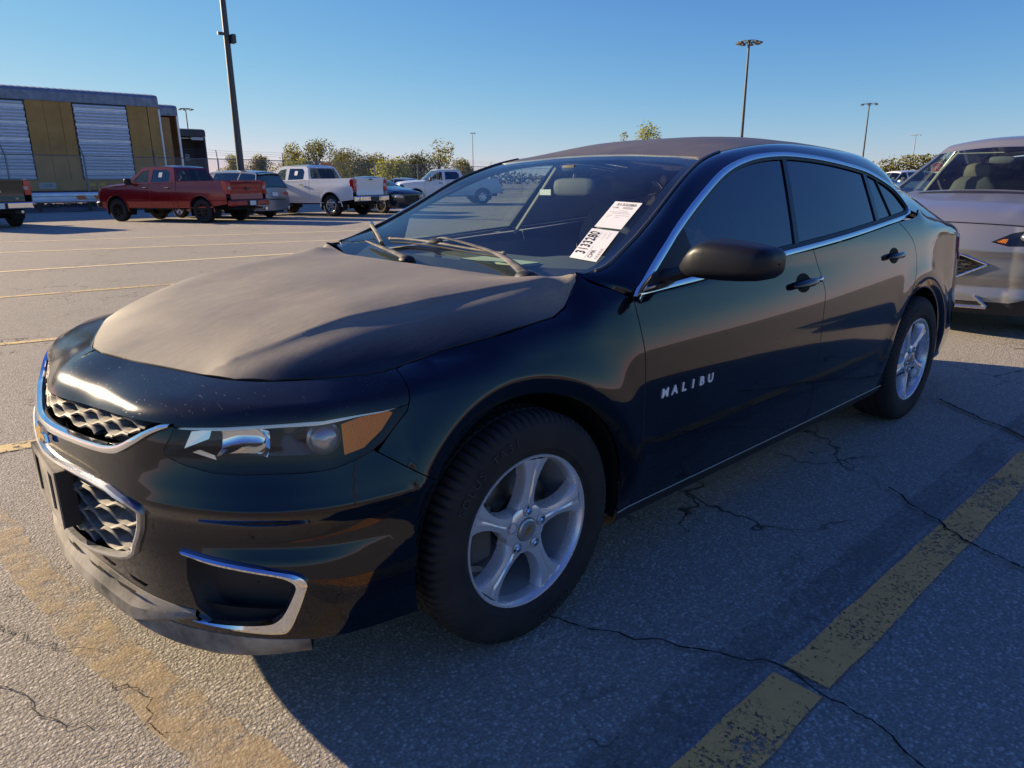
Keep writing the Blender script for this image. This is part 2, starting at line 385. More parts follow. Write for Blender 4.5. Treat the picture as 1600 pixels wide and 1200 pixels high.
P_G1 = prof((.16,.07),(.25,.03),(.35,.014),(.50,.0),(.575,.001),(.60,.004),(.65,.012),(.70,.0225),(.75,.036),(.80,.051),(.83,.061),(.86,.075),(.88,.092),(.90,.122),(.93,.19),(1.0,.34),(1.1,.7))
P_G2 = prof((.16,.07),(.25,.03),(.35,.014),(.50,.0),(.55,.001),(.60,.004),(.65,.0095),(.70,.0175),(.75,.028),(.80,.040),(.84,.050),(.88,.063),(.91,.078),(.93,.096),(.95,.118),(.98,.146),(1.0,.165),(1.05,.25),(1.1,.42))
P_D1 = prof((.16,.07),(.22,.05),(.27,.034),(.35,.014),(.45,.002),(.50,.0),(.55,.0005),(.60,.002),(.65,.0055),(.70,.0108),(.75,.0180),(.80,.0275),(.84,.0365),(.88,.0475),(.92,.0595),(.95,.068),(1.0,.080),(1.05,.094),(1.1,.12))
P_D2 = prof((.16,.07),(.22,.05),(.27,.034),(.35,.014),(.45,.002),(.50,.0),(.55,.0005),(.60,.002),(.65,.005),(.70,.010),(.75,.017),(.80,.0255),(.85,.035),(.90,.0445),(.95,.0535),(1.0,.0625),(1.05,.077),(1.1,.10))
P_RA = prof((.16,.08),(.22,.05),(.27,.034),(.35,.014),(.45,.003),(.50,.0),(.60,.001),(.65,.004),(.70,.0085),(.75,.0145),(.80,.0215),(.85,.030),(.90,.039),(.97,.052),(1.0,.059),(1.05,.075),(1.10,.10))
P_R1 = prof((.16,.10),(.22,.04),(.27,.02),(.35,.008),(.45,.0),(.55,.001),(.60,.004),(.65,.009),(.70,.016),(.75,.0245),(.80,.033),(.85,.041),(.92,.051),(.98,.059),(1.0,.064),(1.02,.075),(1.05,.12),(1.10,.25))
P_RC = prof((.16,.12),(.22,.06),(.27,.035),(.35,.012),(.45,.0),(.55,.004),(.60,.014),(.65,.018),(.75,.022),(.85,.030),(.92,.036),(.97,.044),(.99,.060),(1.01,.11),(1.05,.25),(1.10,.4))
P_RR = prof((.16,.16),(.22,.06),(.27,.02),(.35,.002),(.45,.0),(.55,.01),(.60,.03),(.70,.06),(.85,.06),(.95,.035),(1.0,.03),(1.03,.04),(1.05,.10),(1.10,.4))
DT = np.stack([P_FC,P_F1,P_FQ,P_FQ*.4+P_CR*.6,P_CR,P_CE,P_A1,P_F3,P_F0,P_G1,P_G2,P_DF,P_D1,P_D2,P_RA,P_R1,P_R1*.4+P_RC*.6,P_RC,P_RC,P_RC*.5+P_RR*.5,P_RR,P_RR])
_zd = Pch(ZC, DT.T)
_ms = None
def doff(s, z):
    s = np.asarray(s, float); z = np.asarray(z, float)
    D = _zd(z)                                   # N x stations
    i = np.clip(np.searchsorted(SKNOT, s) - 1, 0, len(SKNOT) - 2)
    h = SKNOT[i+1]-SKNOT[i]; t = np.clip((s-SKNOT[i])/h, 0, 1)
    r = np.arange(len(s)); im = np.clip(i-1, 0, None); ip = np.clip(i+2, None, len(SKNOT)-1)
    def sl(k):   # limited slope at knot k
        km = np.clip(k-1, 0, None); kp = np.clip(k+1, None, len(SKNOT)-1)
        a = (D[r,k]-D[r,km])/np.maximum(SKNOT[k]-SKNOT[km], 1e-6); b = (D[r,kp]-D[r,k])/np.maximum(SKNOT[kp]-SKNOT[k], 1e-6)
        a = np.where(k == 0, 0, a); b = np.where(k == len(SKNOT)-1, 0, b)
        return np.where(a*b > 0, 2*a*b/np.where(a+b == 0, 1, a+b), 0)
    m0 = sl(i); m1 = sl(i+1)
    d = (1+2*t)*(1-t)**2*D[r,i] + t*(1-t)**2*h*m0 + t*t*(3-2*t)*D[r,i+1] + t*t*(t-1)*h*m1
    P, N = base(s)
    for cx in (0.0, -2.829):                      # flared wheel arches
        rr = np.hypot(P[:,0]-cx, z-.333)
        w = np.clip((z-.28)/.12, 0, 1) * (s > 1.2) * (s < STOT-.8)
        d = d - .006*np.exp(-((rr-.45)/.06)**2)*w + w*.020*np.clip((.436-rr)/.05, 0, 1)**1.3
    return d
def B(s, z, off=0.0):
    s = np.atleast_1d(np.asarray(s, float)); z = np.atleast_1d(np.asarray(z, float))
    s, z = np.broadcast_arrays(s, z)
    P, N = base(s); d = doff(s, z) - off
    return np.stack([P[:,0]-N[:,0]*d, P[:,1]-N[:,1]*d, z], 1)
def tps(P):
    P = np.array(P, float)
    P = np.vstack([P, P[P[:,1] > 1e-6]*[1,-1,1]])
    X = P[:, :2]; n = len(P)
    def U(r2): return np.where(r2 > 0, r2*np.log(np.maximum(r2, 1e-12)), 0)
    K = U(((X[:,None]-X[None])**2).sum(-1)); A = np.zeros((n+3, n+3)); A[:n,:n] = K + 1e-5*np.eye(n); A[:n,n] = 1; A[:n,n+1:] = X; A[n:,:n] = A[:n,n:].T
    w = np.linalg.solve(A, np.r_[P[:,2], 0, 0, 0])
    def f(x, y):
        x = np.atleast_1d(np.asarray(x, float)); y = np.atleast_1d(np.asarray(y, float))
        q = np.stack([x, y], 1)
        return U(((q[:,None]-X[None])**2).sum(-1)) @ w[:n] + w[n] + q @ w[n+1:]
    return f
def yg(x, z):
    x = np.asarray(x, float); z = np.asarray(z, float)
    t = np.clip(-x-1.9, 0, None)
    return .885 - .5*(z-.93) - .1*(z-.93)**2 - .030*t*t
TOPP = [(-.30,0,.960),(-.30,.4,.962),(-.41,.77,1.008),(-.5,0,1.062),(-.5,.4,1.054),(-.54,.745,1.050),(-.76,0,1.186),(-.76,.4,1.176),(-.76,.705,1.15),
 (-.97,0,1.280),(-.97,.4,1.273),(-.97,.655,1.260),(-1.22,0,1.364),(-1.22,.35,1.358),(-1.19,.60,1.338),(-1.6,0,1.442),(-1.6,.3,1.437),(-1.55,.58,1.392),(-2,0,1.461),(-2,.3,1.455),(-2,.57,1.410),
 (-2.4,0,1.455),(-2.4,.3,1.448),(-2.4,.56,1.395),(-2.8,0,1.425),(-2.8,.3,1.418),(-2.8,.52,1.372),(-3.2,0,1.33),(-3.2,.3,1.322),(-3.2,.5,1.270),
 (-3.6,0,1.165),(-3.6,.3,1.16),(-3.6,.52,1.115),(-3.78,0,1.078),(-3.78,.3,1.072),(-3.78,.58,1.020),(-3.94,0,1.035),(-3.93,.4,1.022),(-3.91,.62,.972)]
top = tps(TOPP)

# ================================================================ ground
def asphalt():
    m = mat('asphalt', (.09, .085, .08), .85, spec=.25); N, L = nodes(m); b = N['Principled BSDF']
    big = tex(m, 'Noise', .22, 6, .6); mid = tex(m, 'Noise', 2.2, 6, .65); fin = tex(m, 'Noise', 90, 4, .75)
    def stones(sc):
        tc = N.new('ShaderNodeTexCoord'); wn = N.new('ShaderNodeTexNoise'); wn.inputs['Scale'].default_value = sc*.9; wn.inputs['Detail'].default_value = 2; L.new(tc.outputs['Object'], wn.inputs['Vector'])
        sc_ = N.new('ShaderNodeVectorMath'); sc_.operation = 'SCALE'; sc_.inputs[3].default_value = .8/sc; L.new(wn.outputs['Color'], sc_.inputs[0]); ad = N.new('ShaderNodeVectorMath'); ad.operation = 'ADD'; L.new(tc.outputs['Object'], ad.inputs[0]); L.new(sc_.outputs[0], ad.inputs[1])
        v = N.new('ShaderNodeTexVoronoi'); v.inputs['Scale'].default_value = sc; L.new(ad.outputs[0], v.inputs['Vector']); sx = N.new('ShaderNodeSeparateXYZ'); L.new(v.outputs['Color'], sx.inputs[0]); return v.outputs['Distance'], sx.outputs[0]
    d1, r1 = stones(105); d2, r2 = stones(230)
    c = mixc(m, ramp(m, big.outputs['Fac'], [(.35, g3(0)), (.68, g3(1))]), (.335, .303, .250), (.42, .38, .312))
    c = mixc(m, ramp(m, mid.outputs['Fac'], [(.3, g3(.0)), (.75, g3(.5))]), c, (.36, .325, .265))
    c = mixc(m, ramp(m, r1, [(.0, g3(.75)), (.30, g3(.0))]), c, (.26, .235, .19))
    c = mixc(m, ramp(m, r1, [(.72, g3(0)), (.90, g3(.55)), (1, g3(.8))]), c, (.66, .61, .52))
    c = mixc(m, ramp(m, r2, [(.85, g3(0)), (1, g3(.5))]), c, (.78, .73, .64))
    c = mixc(m, ramp(m, d1, [(.30, g3(0)), (.75, g3(.7))]), c, (.22, .20, .165))
    c = mixc(m, ramp(m, fin.outputs['Fac'], [(.30, g3(.6)), (.46, g3(0))]), c, (.20, .18, .15))
    # cracks
    wrp = tex(m, 'Noise', 1.3, 4, .6); mp = N.new('ShaderNodeVectorMath'); mp.operation = 'ADD'
    tc = N.new('ShaderNodeTexCoord'); scl = N.new('ShaderNodeVectorMath'); scl.operation = 'SCALE'; scl.inputs[3].default_value = .9
    L.new(wrp.outputs['Color'], scl.inputs[0]); L.new(tc.outputs['Object'], mp.inputs[0]); L.new(scl.outputs[0], mp.inputs[1])
    v = N.new('ShaderNodeTexVoronoi'); v.feature = 'DISTANCE_TO_EDGE'; v.inputs['Scale'].default_value = 1.6; L.new(mp.outputs[0], v.inputs['Vector'])
    msk = tex(m, 'Noise', .8, 3, .6); mk = ramp(m, msk.outputs['Fac'], [(.50, g3(0)), (.62, g3(1))])
    cr = ramp(m, v.outputs['Distance'], [(.0, g3(1)), (.007, g3(.7)), (.016, g3(0))]); cr = math_(m, 'MULTIPLY', cr, mk)
    v2 = N.new('ShaderNodeTexVoronoi'); v2.feature = 'DISTANCE_TO_EDGE'; v2.inputs['Scale'].default_value = 6; L.new(mp.outputs[0], v2.inputs['Vector'])
    mk2 = ramp(m, tex(m, 'Noise', 1.1, 3, .6).outputs['Fac'], [(.54, g3(0)), (.66, g3(1))])
    cr2 = math_(m, 'MULTIPLY', ramp(m, v2.outputs['Distance'], [(.0, g3(.8)), (.02, g3(0))]), mk2)
    cr = math_(m, 'MAXIMUM', cr, cr2)
    c = mixc(m, cr, c, (.022, .020, .019))
    L.new(c, b.inputs['Base Color'])
    h = math_(m, 'ADD', math_(m, 'MULTIPLY', math_(m, 'SUBTRACT', 1.0, d1), .9), math_(m, 'MULTIPLY', fin.outputs['Fac'], 1.1)); h = math_(m, 'ADD', h, math_(m, 'MULTIPLY', r1, .35))
    h = math_(m, 'SUBTRACT', h, math_(m, 'MULTIPLY', cr, 1.0)); h = math_(m, 'SUBTRACT', h, math_(m, 'MULTIPLY', d2, .3))
    bump(m, h, .70, .0050); return m
ASP = asphalt()
mb = MB(); xs = [-4000, -300, -60, -20, -8, -3, -1, 1, 3, 8, 40, 300, 4000]; ys = [-4000, -600, -120, -50, -20, -8, -3, 0, 3, 8, 30, 300, 4000]
mb.grid([[(x, y, 0) for x in xs] for y in ys], ASP, flip=True); tag(mb.build('ground', None, smooth=False), kind='structure')
def paint(name, col, lo, hi, scale=55, amax=1.0, bst=.5):
    m = bpy.data.materials.new(name); m.use_nodes = True; N, L = nodes(m); b = N['Principled BSDF']; b.inputs['Roughness'].default_value = .7
    t = tex(m, 'Noise', scale, 5, .8); t2 = tex(m, 'Noise', 3, 4, .6)
    f = math_(m, 'ADD', t.outputs['Fac'], math_(m, 'MULTIPLY', math_(m, 'SUBTRACT', t2.outputs['Fac'], .5), .5))
    f = ramp(m, f, [(lo, g3(amax)), (hi, g3(0))])
    L.new(mixc(m, tex(m, 'Noise', 20, 5, .7).outputs['Fac'], tuple(c*.75 for c in col), tuple(c*1.2 for c in col)), b.inputs['Base Color'])
    tr = N.new('ShaderNodeBsdfTransparent'); mx = N.new('ShaderNodeMixShader'); L.new(f, mx.inputs[0]); L.new(tr.outputs[0], mx.inputs[1]); L.new(b.outputs[0], mx.inputs[2]); L.new(mx.outputs[0], N['Material Output'].inputs[0])
    bump(m, tex(m, 'Noise', 180, 3, .7).outputs['Fac'], bst, .003); return m
YEL = paint('yellow_line_paint', (1.0, .48, .13), .530, .575, 80); YEL2 = paint('faded_line_paint', (.72, .54, .22), .52, .60, 20); YEL3 = paint('pale_line_paint', (.95, .80, .42), .64, .72, 8)
DRK = paint('lineside_stain', (.16, .15, .13), .46, .60, 40, .32, .9)  # dark stain running alongside the yellow line
def strip(name, pts, w, m, z=.004, jit=.004, seg=.12):
    rnd = random.Random(len(name)+int(abs(pts[0][0])*100)); P = resample(pts, seg, False); L_ = []
    for i, q in enumerate(P):
        t = P[min(i+1, len(P)-1)]-P[max(i-1, 0)]; t /= np.linalg.norm(t); n = np.array([-t[1], t[0]]); ww = w[0]*(1-i/len(P))+w[1]*i/len(P) if isinstance(w, tuple) else w
        L_.append([(q[0]+n[0]*(ww/2+rnd.uniform(-jit, jit)), q[1]+n[1]*(ww/2+rnd.uniform(-jit, jit)), z), (q[0]-n[0]*(ww/2+rnd.uniform(-jit, jit)), q[1]-n[1]*(ww/2+rnd.uniform(-jit, jit)), z)])
    mb = MB(); mb.grid(L_, m, flip=False); o = mb.build(name, None, smooth=False); return tag(o, kind='structure')
strip('parking_line', [(-7, 1.535), (-.405, 1.528)], .125, YEL, .008); strip('parking_line', [(-.36, 1.525), (1.6, 1.545)], .135, YEL, .008)
strip('parking_line', [(-7, 1.385), (2, 1.37)], .13, DRK, .004, .01)
strip('parking_line', [(-5.4, -1.20), (3.2, -2.22)], .12, YEL2, .004)
strip('parking_line', [(-3.2, -4.15), (-.9, -4.55), (3.2, -5.3)], .10, YEL2, .004)
for (a, b) in (((-.23, -10.77), (-3.94, -10.29)), ((-.70, -14.44), (-3.19, -13.59)), ((-1.08, -17.37), (-4.01, -16.40)), ((.15, -7.81), (-1.59, -7.55))):
    d = np.array(b)-np.array(a); 
    far = {-10.77: 1.9, -14.44: 3.4, -17.37: 2.6, -7.81: 1.05}[a[1]]
    strip('parking_line', [tuple(np.array(a)-d*1.5), tuple(np.array(a)+d*far)], .11, YEL3 if a[1] < -8 else YEL2, .004)
CRK = mat('crack_fill', (.012, .012, .012), .9)
for pts, w in (([(-3.32,.93),(-3.2,1.05),(-3.1,1.2),(-2.95,1.4),(-2.8,1.62),(-2.7,1.9)], .020),
    ([(-1.80,1.20),(-1.68,1.36),(-1.60,1.47),(-1.50,1.60),(-1.46,1.75),(-1.42,1.95),(-1.3,2.2)], .010),
    ([(.12,.62),(-.05,.82),(-.12,.98),(-.22,1.15),(-.30,1.30),(-.385,1.45),(-.37,1.60),(-.33,1.80),(-.2,2.05)], .006)):
    strip('pavement_crack', [(q[0]+random.uniform(-.012, .012), q[1]+random.uniform(-.012, .012)) for q in crs(pts, 5)], w, CRK, .012, w*.42, .015)
for pts in ([(1.22,-.42),(1.13,-.20),(1.07,-.05),(1.00,.06),(.93,.14),(.86,.16)], [(1.3,-.05),(1.2,.05),(1.12,.22),(1.10,.36),(1.0,.45)], [(.95,.30),(.90,.42),(.93,.55),(.85,.62)]):
    strip('pavement_crack', [(q[0]+random.uniform(-.014, .014), q[1]+random.uniform(-.014, .014)) for q in crs(pts, 6)], (.0035, .0015), CRK, .004, .0014, .008)
OCH = paint('old_ochre_line', (.62, .44, .20), .40, .66, 12, .42, .9)
strip('parking_line', [(1.05,-1.2), (1.0,-.5), (.93,.1), (.82,.72), (.70,1.25)], (.10, .15), OCH, .004, .008, .05)

# ================================================================ the black sedan
HS = [(0.0427,0.8248),(0.2241,0.8222),(0.5580,0.8208),(0.6900,0.8206),(0.8403,0.8218),(1.0492,0.8223),(1.1583,0.8239),(1.2131,0.8272),(1.2476,0.8310),(1.3913,0.8524),(1.5246,0.8712),(1.6604,0.8881),(1.7549,0.8970),(1.8123,0.9154),(1.8566,0.9511),(1.8804,0.9802),(1.8913,0.9987)]
def Bf(s, z, off=0.0):
    P = B(np.abs(s), z, off); P[:, 1] *= np.where(np.asarray(s) < 0, -1, 1); return P
SX = s_of_x
def arc(cx, r, a0, a1, n=26):
    a = np.radians(np.linspace(a0, a1, n)); return [(float(SX(cx+r*math.cos(t))), .333+r*math.sin(t)) for t in a]
def mir(L): return [(-a, b) for a, b in L[::-1]]
car = thing('sedan', 'black four-door sedan with dusty bonnet and chrome window trim, filling the foreground', 'car')
# --- hood
_ycp = Pch([-.36,-.32,-.24,-.08,.116,.333,.5,.66,.82], [.75,.75,.71,.65,.61,.56,.525,.47,.42])
_wcp = Pch([-.34,-.32,-.24,-.08,.1,.35,.5,.62,.8], [.010,.015,.085,.150,.178,.200,.190,.17,.12])
def crease(x, y):
    t = np.abs(y)-_ycp(x); w = _wcp(x); a = .0105*np.clip((.74-x)/.30, 0, 1)*np.clip(w/.14, 0, 1)
    return a*np.where(t > 0, np.exp(-np.abs(t)/.022), np.exp(-np.abs(t)/.11))+a*1.1*np.exp(-((t-.44*w)/(.26*w))**2)
_h3 = B([a for a, b in HS], [b for a, b in HS])
_cowl = [(-.187,0,.990),(-.195,.2,.989),(-.215,.35,.985),(-.27,.5,.976),(-.305,.62,.980),(-.322,.70,.989)]
_hp = [tuple(q) for q in _h3] + _cowl + [(.333,.56,.930),(.116,.61,.956),(-.078,.65,.973),(-.24,.71,.990),(.5,.525,.886),(.62,.485,.846),
    (.6,0,.882),(.6,.25,.876),(.4,0,.930),(.4,.3,.924),(.15,0,.968),(.15,.35,.962),(-.05,0,.984),(-.05,.35,.980)]
_hp = [(x, y, z-float(crease(np.array([x]), np.array([y]))[0])) for x, y, z in _hp]
_ht = tps(_hp)
def Fh(x, y): return np.stack([x, y, _ht(x, y)+crease(x, y)], 1)
hood_l = [(q[0], q[1]) for q in _h3] + [(-.322,.70),(-.305,.62),(-.27,.5),(-.215,.35),(-.195,.2),(-.187,0)]
hood_poly = [(a, -b) for a, b in hood_l[::-1][1:]] + hood_l[:-1] + [hood_l[-1]]
hood_poly = hood_l + [(a, -b) for a, b in hood_l[:-1][::-1]]
cl = []
for off_ in (-.03, -.012, 0, .008, .018, .03, .05, .085, .12):
    for sg in (1, -1):
        xx = np.arange(-.24, .60, .012); cl.append(np.stack([xx, sg*(_ycp(xx)+off_)], 1))
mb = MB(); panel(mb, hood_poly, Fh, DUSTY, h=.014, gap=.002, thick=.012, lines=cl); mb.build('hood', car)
# --- front bumper cover with openings
UG = [(0,.664),(.09,.664),(.25,.670),(.40,.681),(.46,.694),(.515,.720),(.56,.740),(.595,.752),(.465,.7505),(.253,.736),(.12,.731)]
UGO = [(0,.640),(.089,.6405),(.259,.650),(.36,.656),(.41,.6605),(.458,.670),(.523,.702),(.564,.7255),(.591,.738),(.622,.750)]
UGI = [(0,.664),(.089,.664),(.25,.670),(.35,.677),(.40,.681),(.46,.694),(.515,.720),(.545,.7345),(.585,.750),(.624,.7565)]
LGO = [(0,.577),(.12,.581),(.215,.587),(.34,.593),(.424,.592),(.50,.577),(.535,.560),(.543,.545),(.530,.50),(.512,.463),(.496,.430),(.470,.413),(.43,.398),(.391,.388),(.28,.364),(.177,.347),(.09,.341),(0,.339)]
FOG = [(.652,.460),(.78,.441),(.890,.424),(.912,.412),(.915,.395),(.895,.345),(.877,.308),(.852,.300),(.70,.300),(.662,.330),(.648,.40)]
HLT = [(0.6335,0.7482),(0.6964,0.7520),(0.7627,0.7558),(0.8390,0.7605),(0.9193,0.7641),(1.0043,0.7639),(1.0797,0.7623),(1.1255,0.7607),(1.1596,0.7599),(1.1935,0.7615),(1.2257,0.7640)]
HLB = [(1.2191,0.7522),(1.1949,0.7337),(1.1703,0.7155),(1.1474,0.6973),(1.1181,0.6810),(1.0735,0.6682),(1.0180,0.6594),(0.9511,0.6571),(0.8788,0.6575),(0.8052,0.6563),(0.7351,0.6581),(0.6721,0.6679),(0.6247,0.6799),(0.6098,0.6891),(0.6065,0.6979)]
fa = [(.25,.252),(.5,.252),(.98,.252)] + arc(0,.385,-12.2,38.7,14) + [(1.2284,.6031),(1.1247,.6756)]
fa += HLB[4:] + HLT + [(1.2329,.7772)] + HS[:9][::-1]
UGtopL = [(.595,.7525),(.465,.7505),(.253,.736),(.12,.731)]
low = fa[:fa.index(HLT[0])] + [HLT[0]] + [(.60,.7515)] + UG[7:0:-1][1:] + [(0,.664)]
low_full = low + mir(low[:-1])
head = UGtopL[::-1] + [HLT[0]] + HLT[1:] + [(1.2329,.7772)] + HS[:9][::-1]
head_full = [(0,.728)] + head + [(0,.826)] + mir(head)
def archlines(cx, a0, a1):
    out = []
    for r_ in (.395, .41, .425, .434, .442, .455):
        t = np.radians(np.arange(a0, a1, 1.6)); out.append(np.stack([SX(cx+r_*np.cos(t)), .333+r_*np.sin(t)], 1))
    return out
AL = archlines(0, -10, 200); ALR = archlines(-2.829, -10, 200); ALM = [q*[-1, 1] for q in AL]
holes = [[LGO[0]] + LGO[1:-1] + [LGO[-1]] + [(-a, b) for a, b in LGO[1:-1][::-1]], FOG, [(-a, b) for a, b in FOG]]
mb = MB(); panel(mb, low_full, Bf, BLK, holes=holes, lines=AL+ALM, h=.018, gap=.0008, thick=.012, hgap=0); mb.build('front_bumper', car)
mb = MB(); panel(mb, head_full, Bf, HDR, h=.02, gap=.0012, thick=.012); mb.build('grille_header', car)
# impact crack in the bumper paint under the lamp
mb = MB(); ck = [(1.085,.676),(1.072,.662),(1.066,.648),(1.060,.640),(1.063,.628),(1.056,.610),(1.058,.592),(1.052,.574)]
for i in range(len(ck)-1):
    w = .0016 + .0018*((i*7) % 3)/2
    (a, b), (c, d) = ck[i], ck[i+1]
    q = Bf(np.array([a-w, a+w, c+w*.8, c-w*.8]), np.array([b, b, d, d]), .0012); mb.add(q, [(0, 1, 2, 3)], mat('cracked_paint', (.055, .035, .022), .8))
mb.build('paint_crack', car)
# --- trims around the openings
def ring(mb, O, I, m, lift=.007, F=Bf, base=.001, closed=False, sg=1):
    O = np.array(O); I = np.array(I); rows = []
    for t, hh in ((0, -.004), (.12, lift*.75), (.5, lift), (.88, lift*.75), (1, -.004)):
        q = O*(1-t)+I*t; P = F(q[:, 0], q[:, 1], base+hh) * np.array([1, sg, 1]); rows.append(P)
    return mb.grid(rows, m, flip=(sg > 0), closev=closed)
def fine(L, h=.012, closed=False): return resample(crs(L, 4) if not closed else L, h, closed)
def pair_fine(O, I, n=6):
    return crs(O, n), crs(I, n)
mb = MB()
O2 = [(-a, b) for a, b in UGO[1:][::-1]] + UGO; I2 = [(-a, b) for a, b in UGI[1:][::-1]] + UGI
o_, i_ = pair_fine(O2, I2); ring(mb, o_, i_, CHROME, .011)
mb.build('grille_surround', car)
mb = MB(); lf = LGO[:-1] + [LGO[-1]] ; lfull = np.array(lf + [(-a, b) for a, b in LGO[1:-1][::-1]])
lr = resample(lfull, .014); li = inset(lr, .017)
if area2(lr) < 0: lr = lr[::-1]
ring(mb, lr, li, SATIN, .012, closed=True); mb.build('lower_grille_surround', car)
# --- grille bars: wavy shelves forming flattened hexagons
def grille(name, z0s, zlim, smax, depth, amp, per, m, tip=.0):
    for k, z0 in enumerate(z0s):
        mb = MB(); s = np.arange(-smax, smax+.001, .008)
        ph = (s/per+.5*(k % 2)) % 1.0
        w = np.clip(np.abs(ph-.5)*4-.5, 0, 1)           # flat - ramp - flat - ramp
        z = z0 + amp*(w-.5) - .012*(np.abs(s)/.5)**2*tip
        lo, hi = zlim(np.abs(s)); ok = (z > lo+.002) & (z < hi-.002)
        i0 = np.where(ok)[0]
        if len(i0) < 4: continue
        # contiguous run(s)
        runs = np.split(i0, np.where(np.diff(i0) > 1)[0]+1)
        for r in runs:
            if len(r) < 3: continue
            ss, zz = s[r], z[r]; th = .0035+.002*w[r]
            P = [Bf(ss, zz-th, -depth), Bf(ss, zz-th, -.014), Bf(ss, zz, -.010), Bf(ss, zz+th, -.014), Bf(ss, zz+th+.004, -depth)]
            mb = MB(); mb.grid(P, m); mb.build('grille_bar', car)
LGt = Pch([0,.12,.215,.34,.424,.50,.535,.543], [.577,.581,.587,.593,.592,.577,.560,.545]); LGb = Pch([0,.09,.177,.28,.391,.43,.47,.496,.512,.53,.543], [.339,.341,.347,.364,.388,.398,.413,.43,.463,.50,.545])
grille('lower', [.372,.402,.432,.462,.492,.522,.552,.580], lambda a: (LGb(a)+.010, LGt(a)-.010), .53, .060, .018, .17, GRILL)
UGt = Pch([0,.12,.25,.47,.595,.634], [.734,.738,.744,.752,.757,.759]); UGb = Pch([0,.09,.25,.40,.47,.52,.56,.60], [.668,.667,.674,.688,.706,.724,.742,.757])
grille('upper', [.684,.702,.720,.738], lambda a: (UGb(a), UGt(a)), .60, .055, .012, .13, GRILL)
mb = MB()
for (lo, hi, sm, d) in ((.33, .60, .56, .065), (.655, .765, .64, .060)):
    s = np.linspace(-sm, sm, 30); mb.grid([Bf(s, np.full(30, lo), -d), Bf(s, np.full(30, hi), -d)], GAP)
mb.build('grille_backing', car)
# emblem on the bar between the grilles
def bowtie(sx, sz):
    return [(-1*sx,-.30*sz),(-.42*sx,-.30*sz),(-.42*sx,-1*sz),(.30*sx,-1*sz),(.42*sx,-.30*sz),(1.1*sx,-.30*sz),(.9*sx,.30*sz),(.42*sx,.30*sz),(.42*sx,1*sz),(-.30*sx,1*sz),(-.42*sx,.30*sz),(-1.1*sx,.30*sz)]
mb = MB(); bt = bowtie(.080, .027); n = len(bt); sy_ = np.array([a for a, b in bt]); sz_ = np.array([b for a, b in bt])+.6245
V = np.vstack([Bf(sy_, sz_, .002), Bf(sy_, sz_, .012), Bf(sy_*.86, (sz_-.6245)*.8+.6245, .016)])
F_ = [tuple(2*n+i for i in range(n))] + [(i, (i+1) % n, n+(i+1) % n, n+i) for i in range(n)]
mb.add(V, F_, CHROME); F2 = [(n+i, n+(i+1) % n, 2*n+(i+1) % n, 2*n+i) for i in range(n)]; mb.add(V, F2, CHROME)
mb.add(Bf(sy_*.82, (sz_-.6245)*.74+.6245, .0165), [tuple(range(n))], GOLD); mb.build('front_emblem', car, angle=20)
# --- plate bracket, standing proud of the lower grille, with two slots
mb = MB(); x0, x1 = .945, .968
out_ = [(-.155,.398),(.155,.398),(.155,.545),(.145,.568),(-.145,.568),(-.155,.545)]
def slab(P, xa, xb, m, k=0):
    pass
fr = [((-.155,.398),(.155,.425)), ((-.155,.535),(.155,.556)), ((-.155,.425),(-.115,.535)), ((.115,.425),(.155,.535)), ((-.06,.425),(.06,.535))]
for (a, b), (c, d) in fr: mb.box((x1-.004, a, b), (x1, c, d), PLASD)
mb.box((x0-.02, .150, .400), (x1-.0045, .156, .5555), PLAS); mb.box((x0-.02, -.156, .400), (x1-.0045, -.150, .5555), PLAS)
mb.box((x0-.02, -.149, .550), (x1-.0045, .149, .555), PLASD); mb.box((x0-.02, -.149, .399), (x1-.0045, .149, .404), PLAS)
mb.box((x1-.03, -.149, .4045), (x1-.026, .149, .561), GAP)
mb.build('licence_plate_bracket', car, smooth=False)
# --- fog pocket, bezel
for sg in (1, -1):
    mb = MB(); P = np.array(FOG); c = P.mean(0); rows = []
    for t, o in ((1.02, .000), (.985, -.010), (.95, -.030), (.86, -.052), (.5, -.060), (.02, -.060)):
        q = c+(P-c)*t; rows.append(Bf(q[:, 0], q[:, 1], o)*np.array([1, sg, 1]))
    mb.grid(rows, PLAS, flip=(sg > 0), closev=True); mb.build('fog_lamp_pocket', car)
    O3 = [(.640,.474),(.72,.463),(.80,.4535),(.88,.4405),(.921,.430),(.940,.410),(.934,.385),(.915,.335),(.892,.288),(.868,.278),(.80,.282),(.72,.289),(.655,.297)]
    I3 = [(.650,.462),(.72,.449),(.80,.4385),(.87,.4265),(.898,.415),(.908,.402),(.903,.383),(.880,.340),(.862,.322),(.840,.312),(.79,.306),(.72,.301),(.655,.2995)]
    mb = MB(); o_, i_ = pair_fine(O3, I3, 5); ring(mb, o_, i_, CHROME, .014, sg=sg); mb.build('fog_lamp_bezel', car)
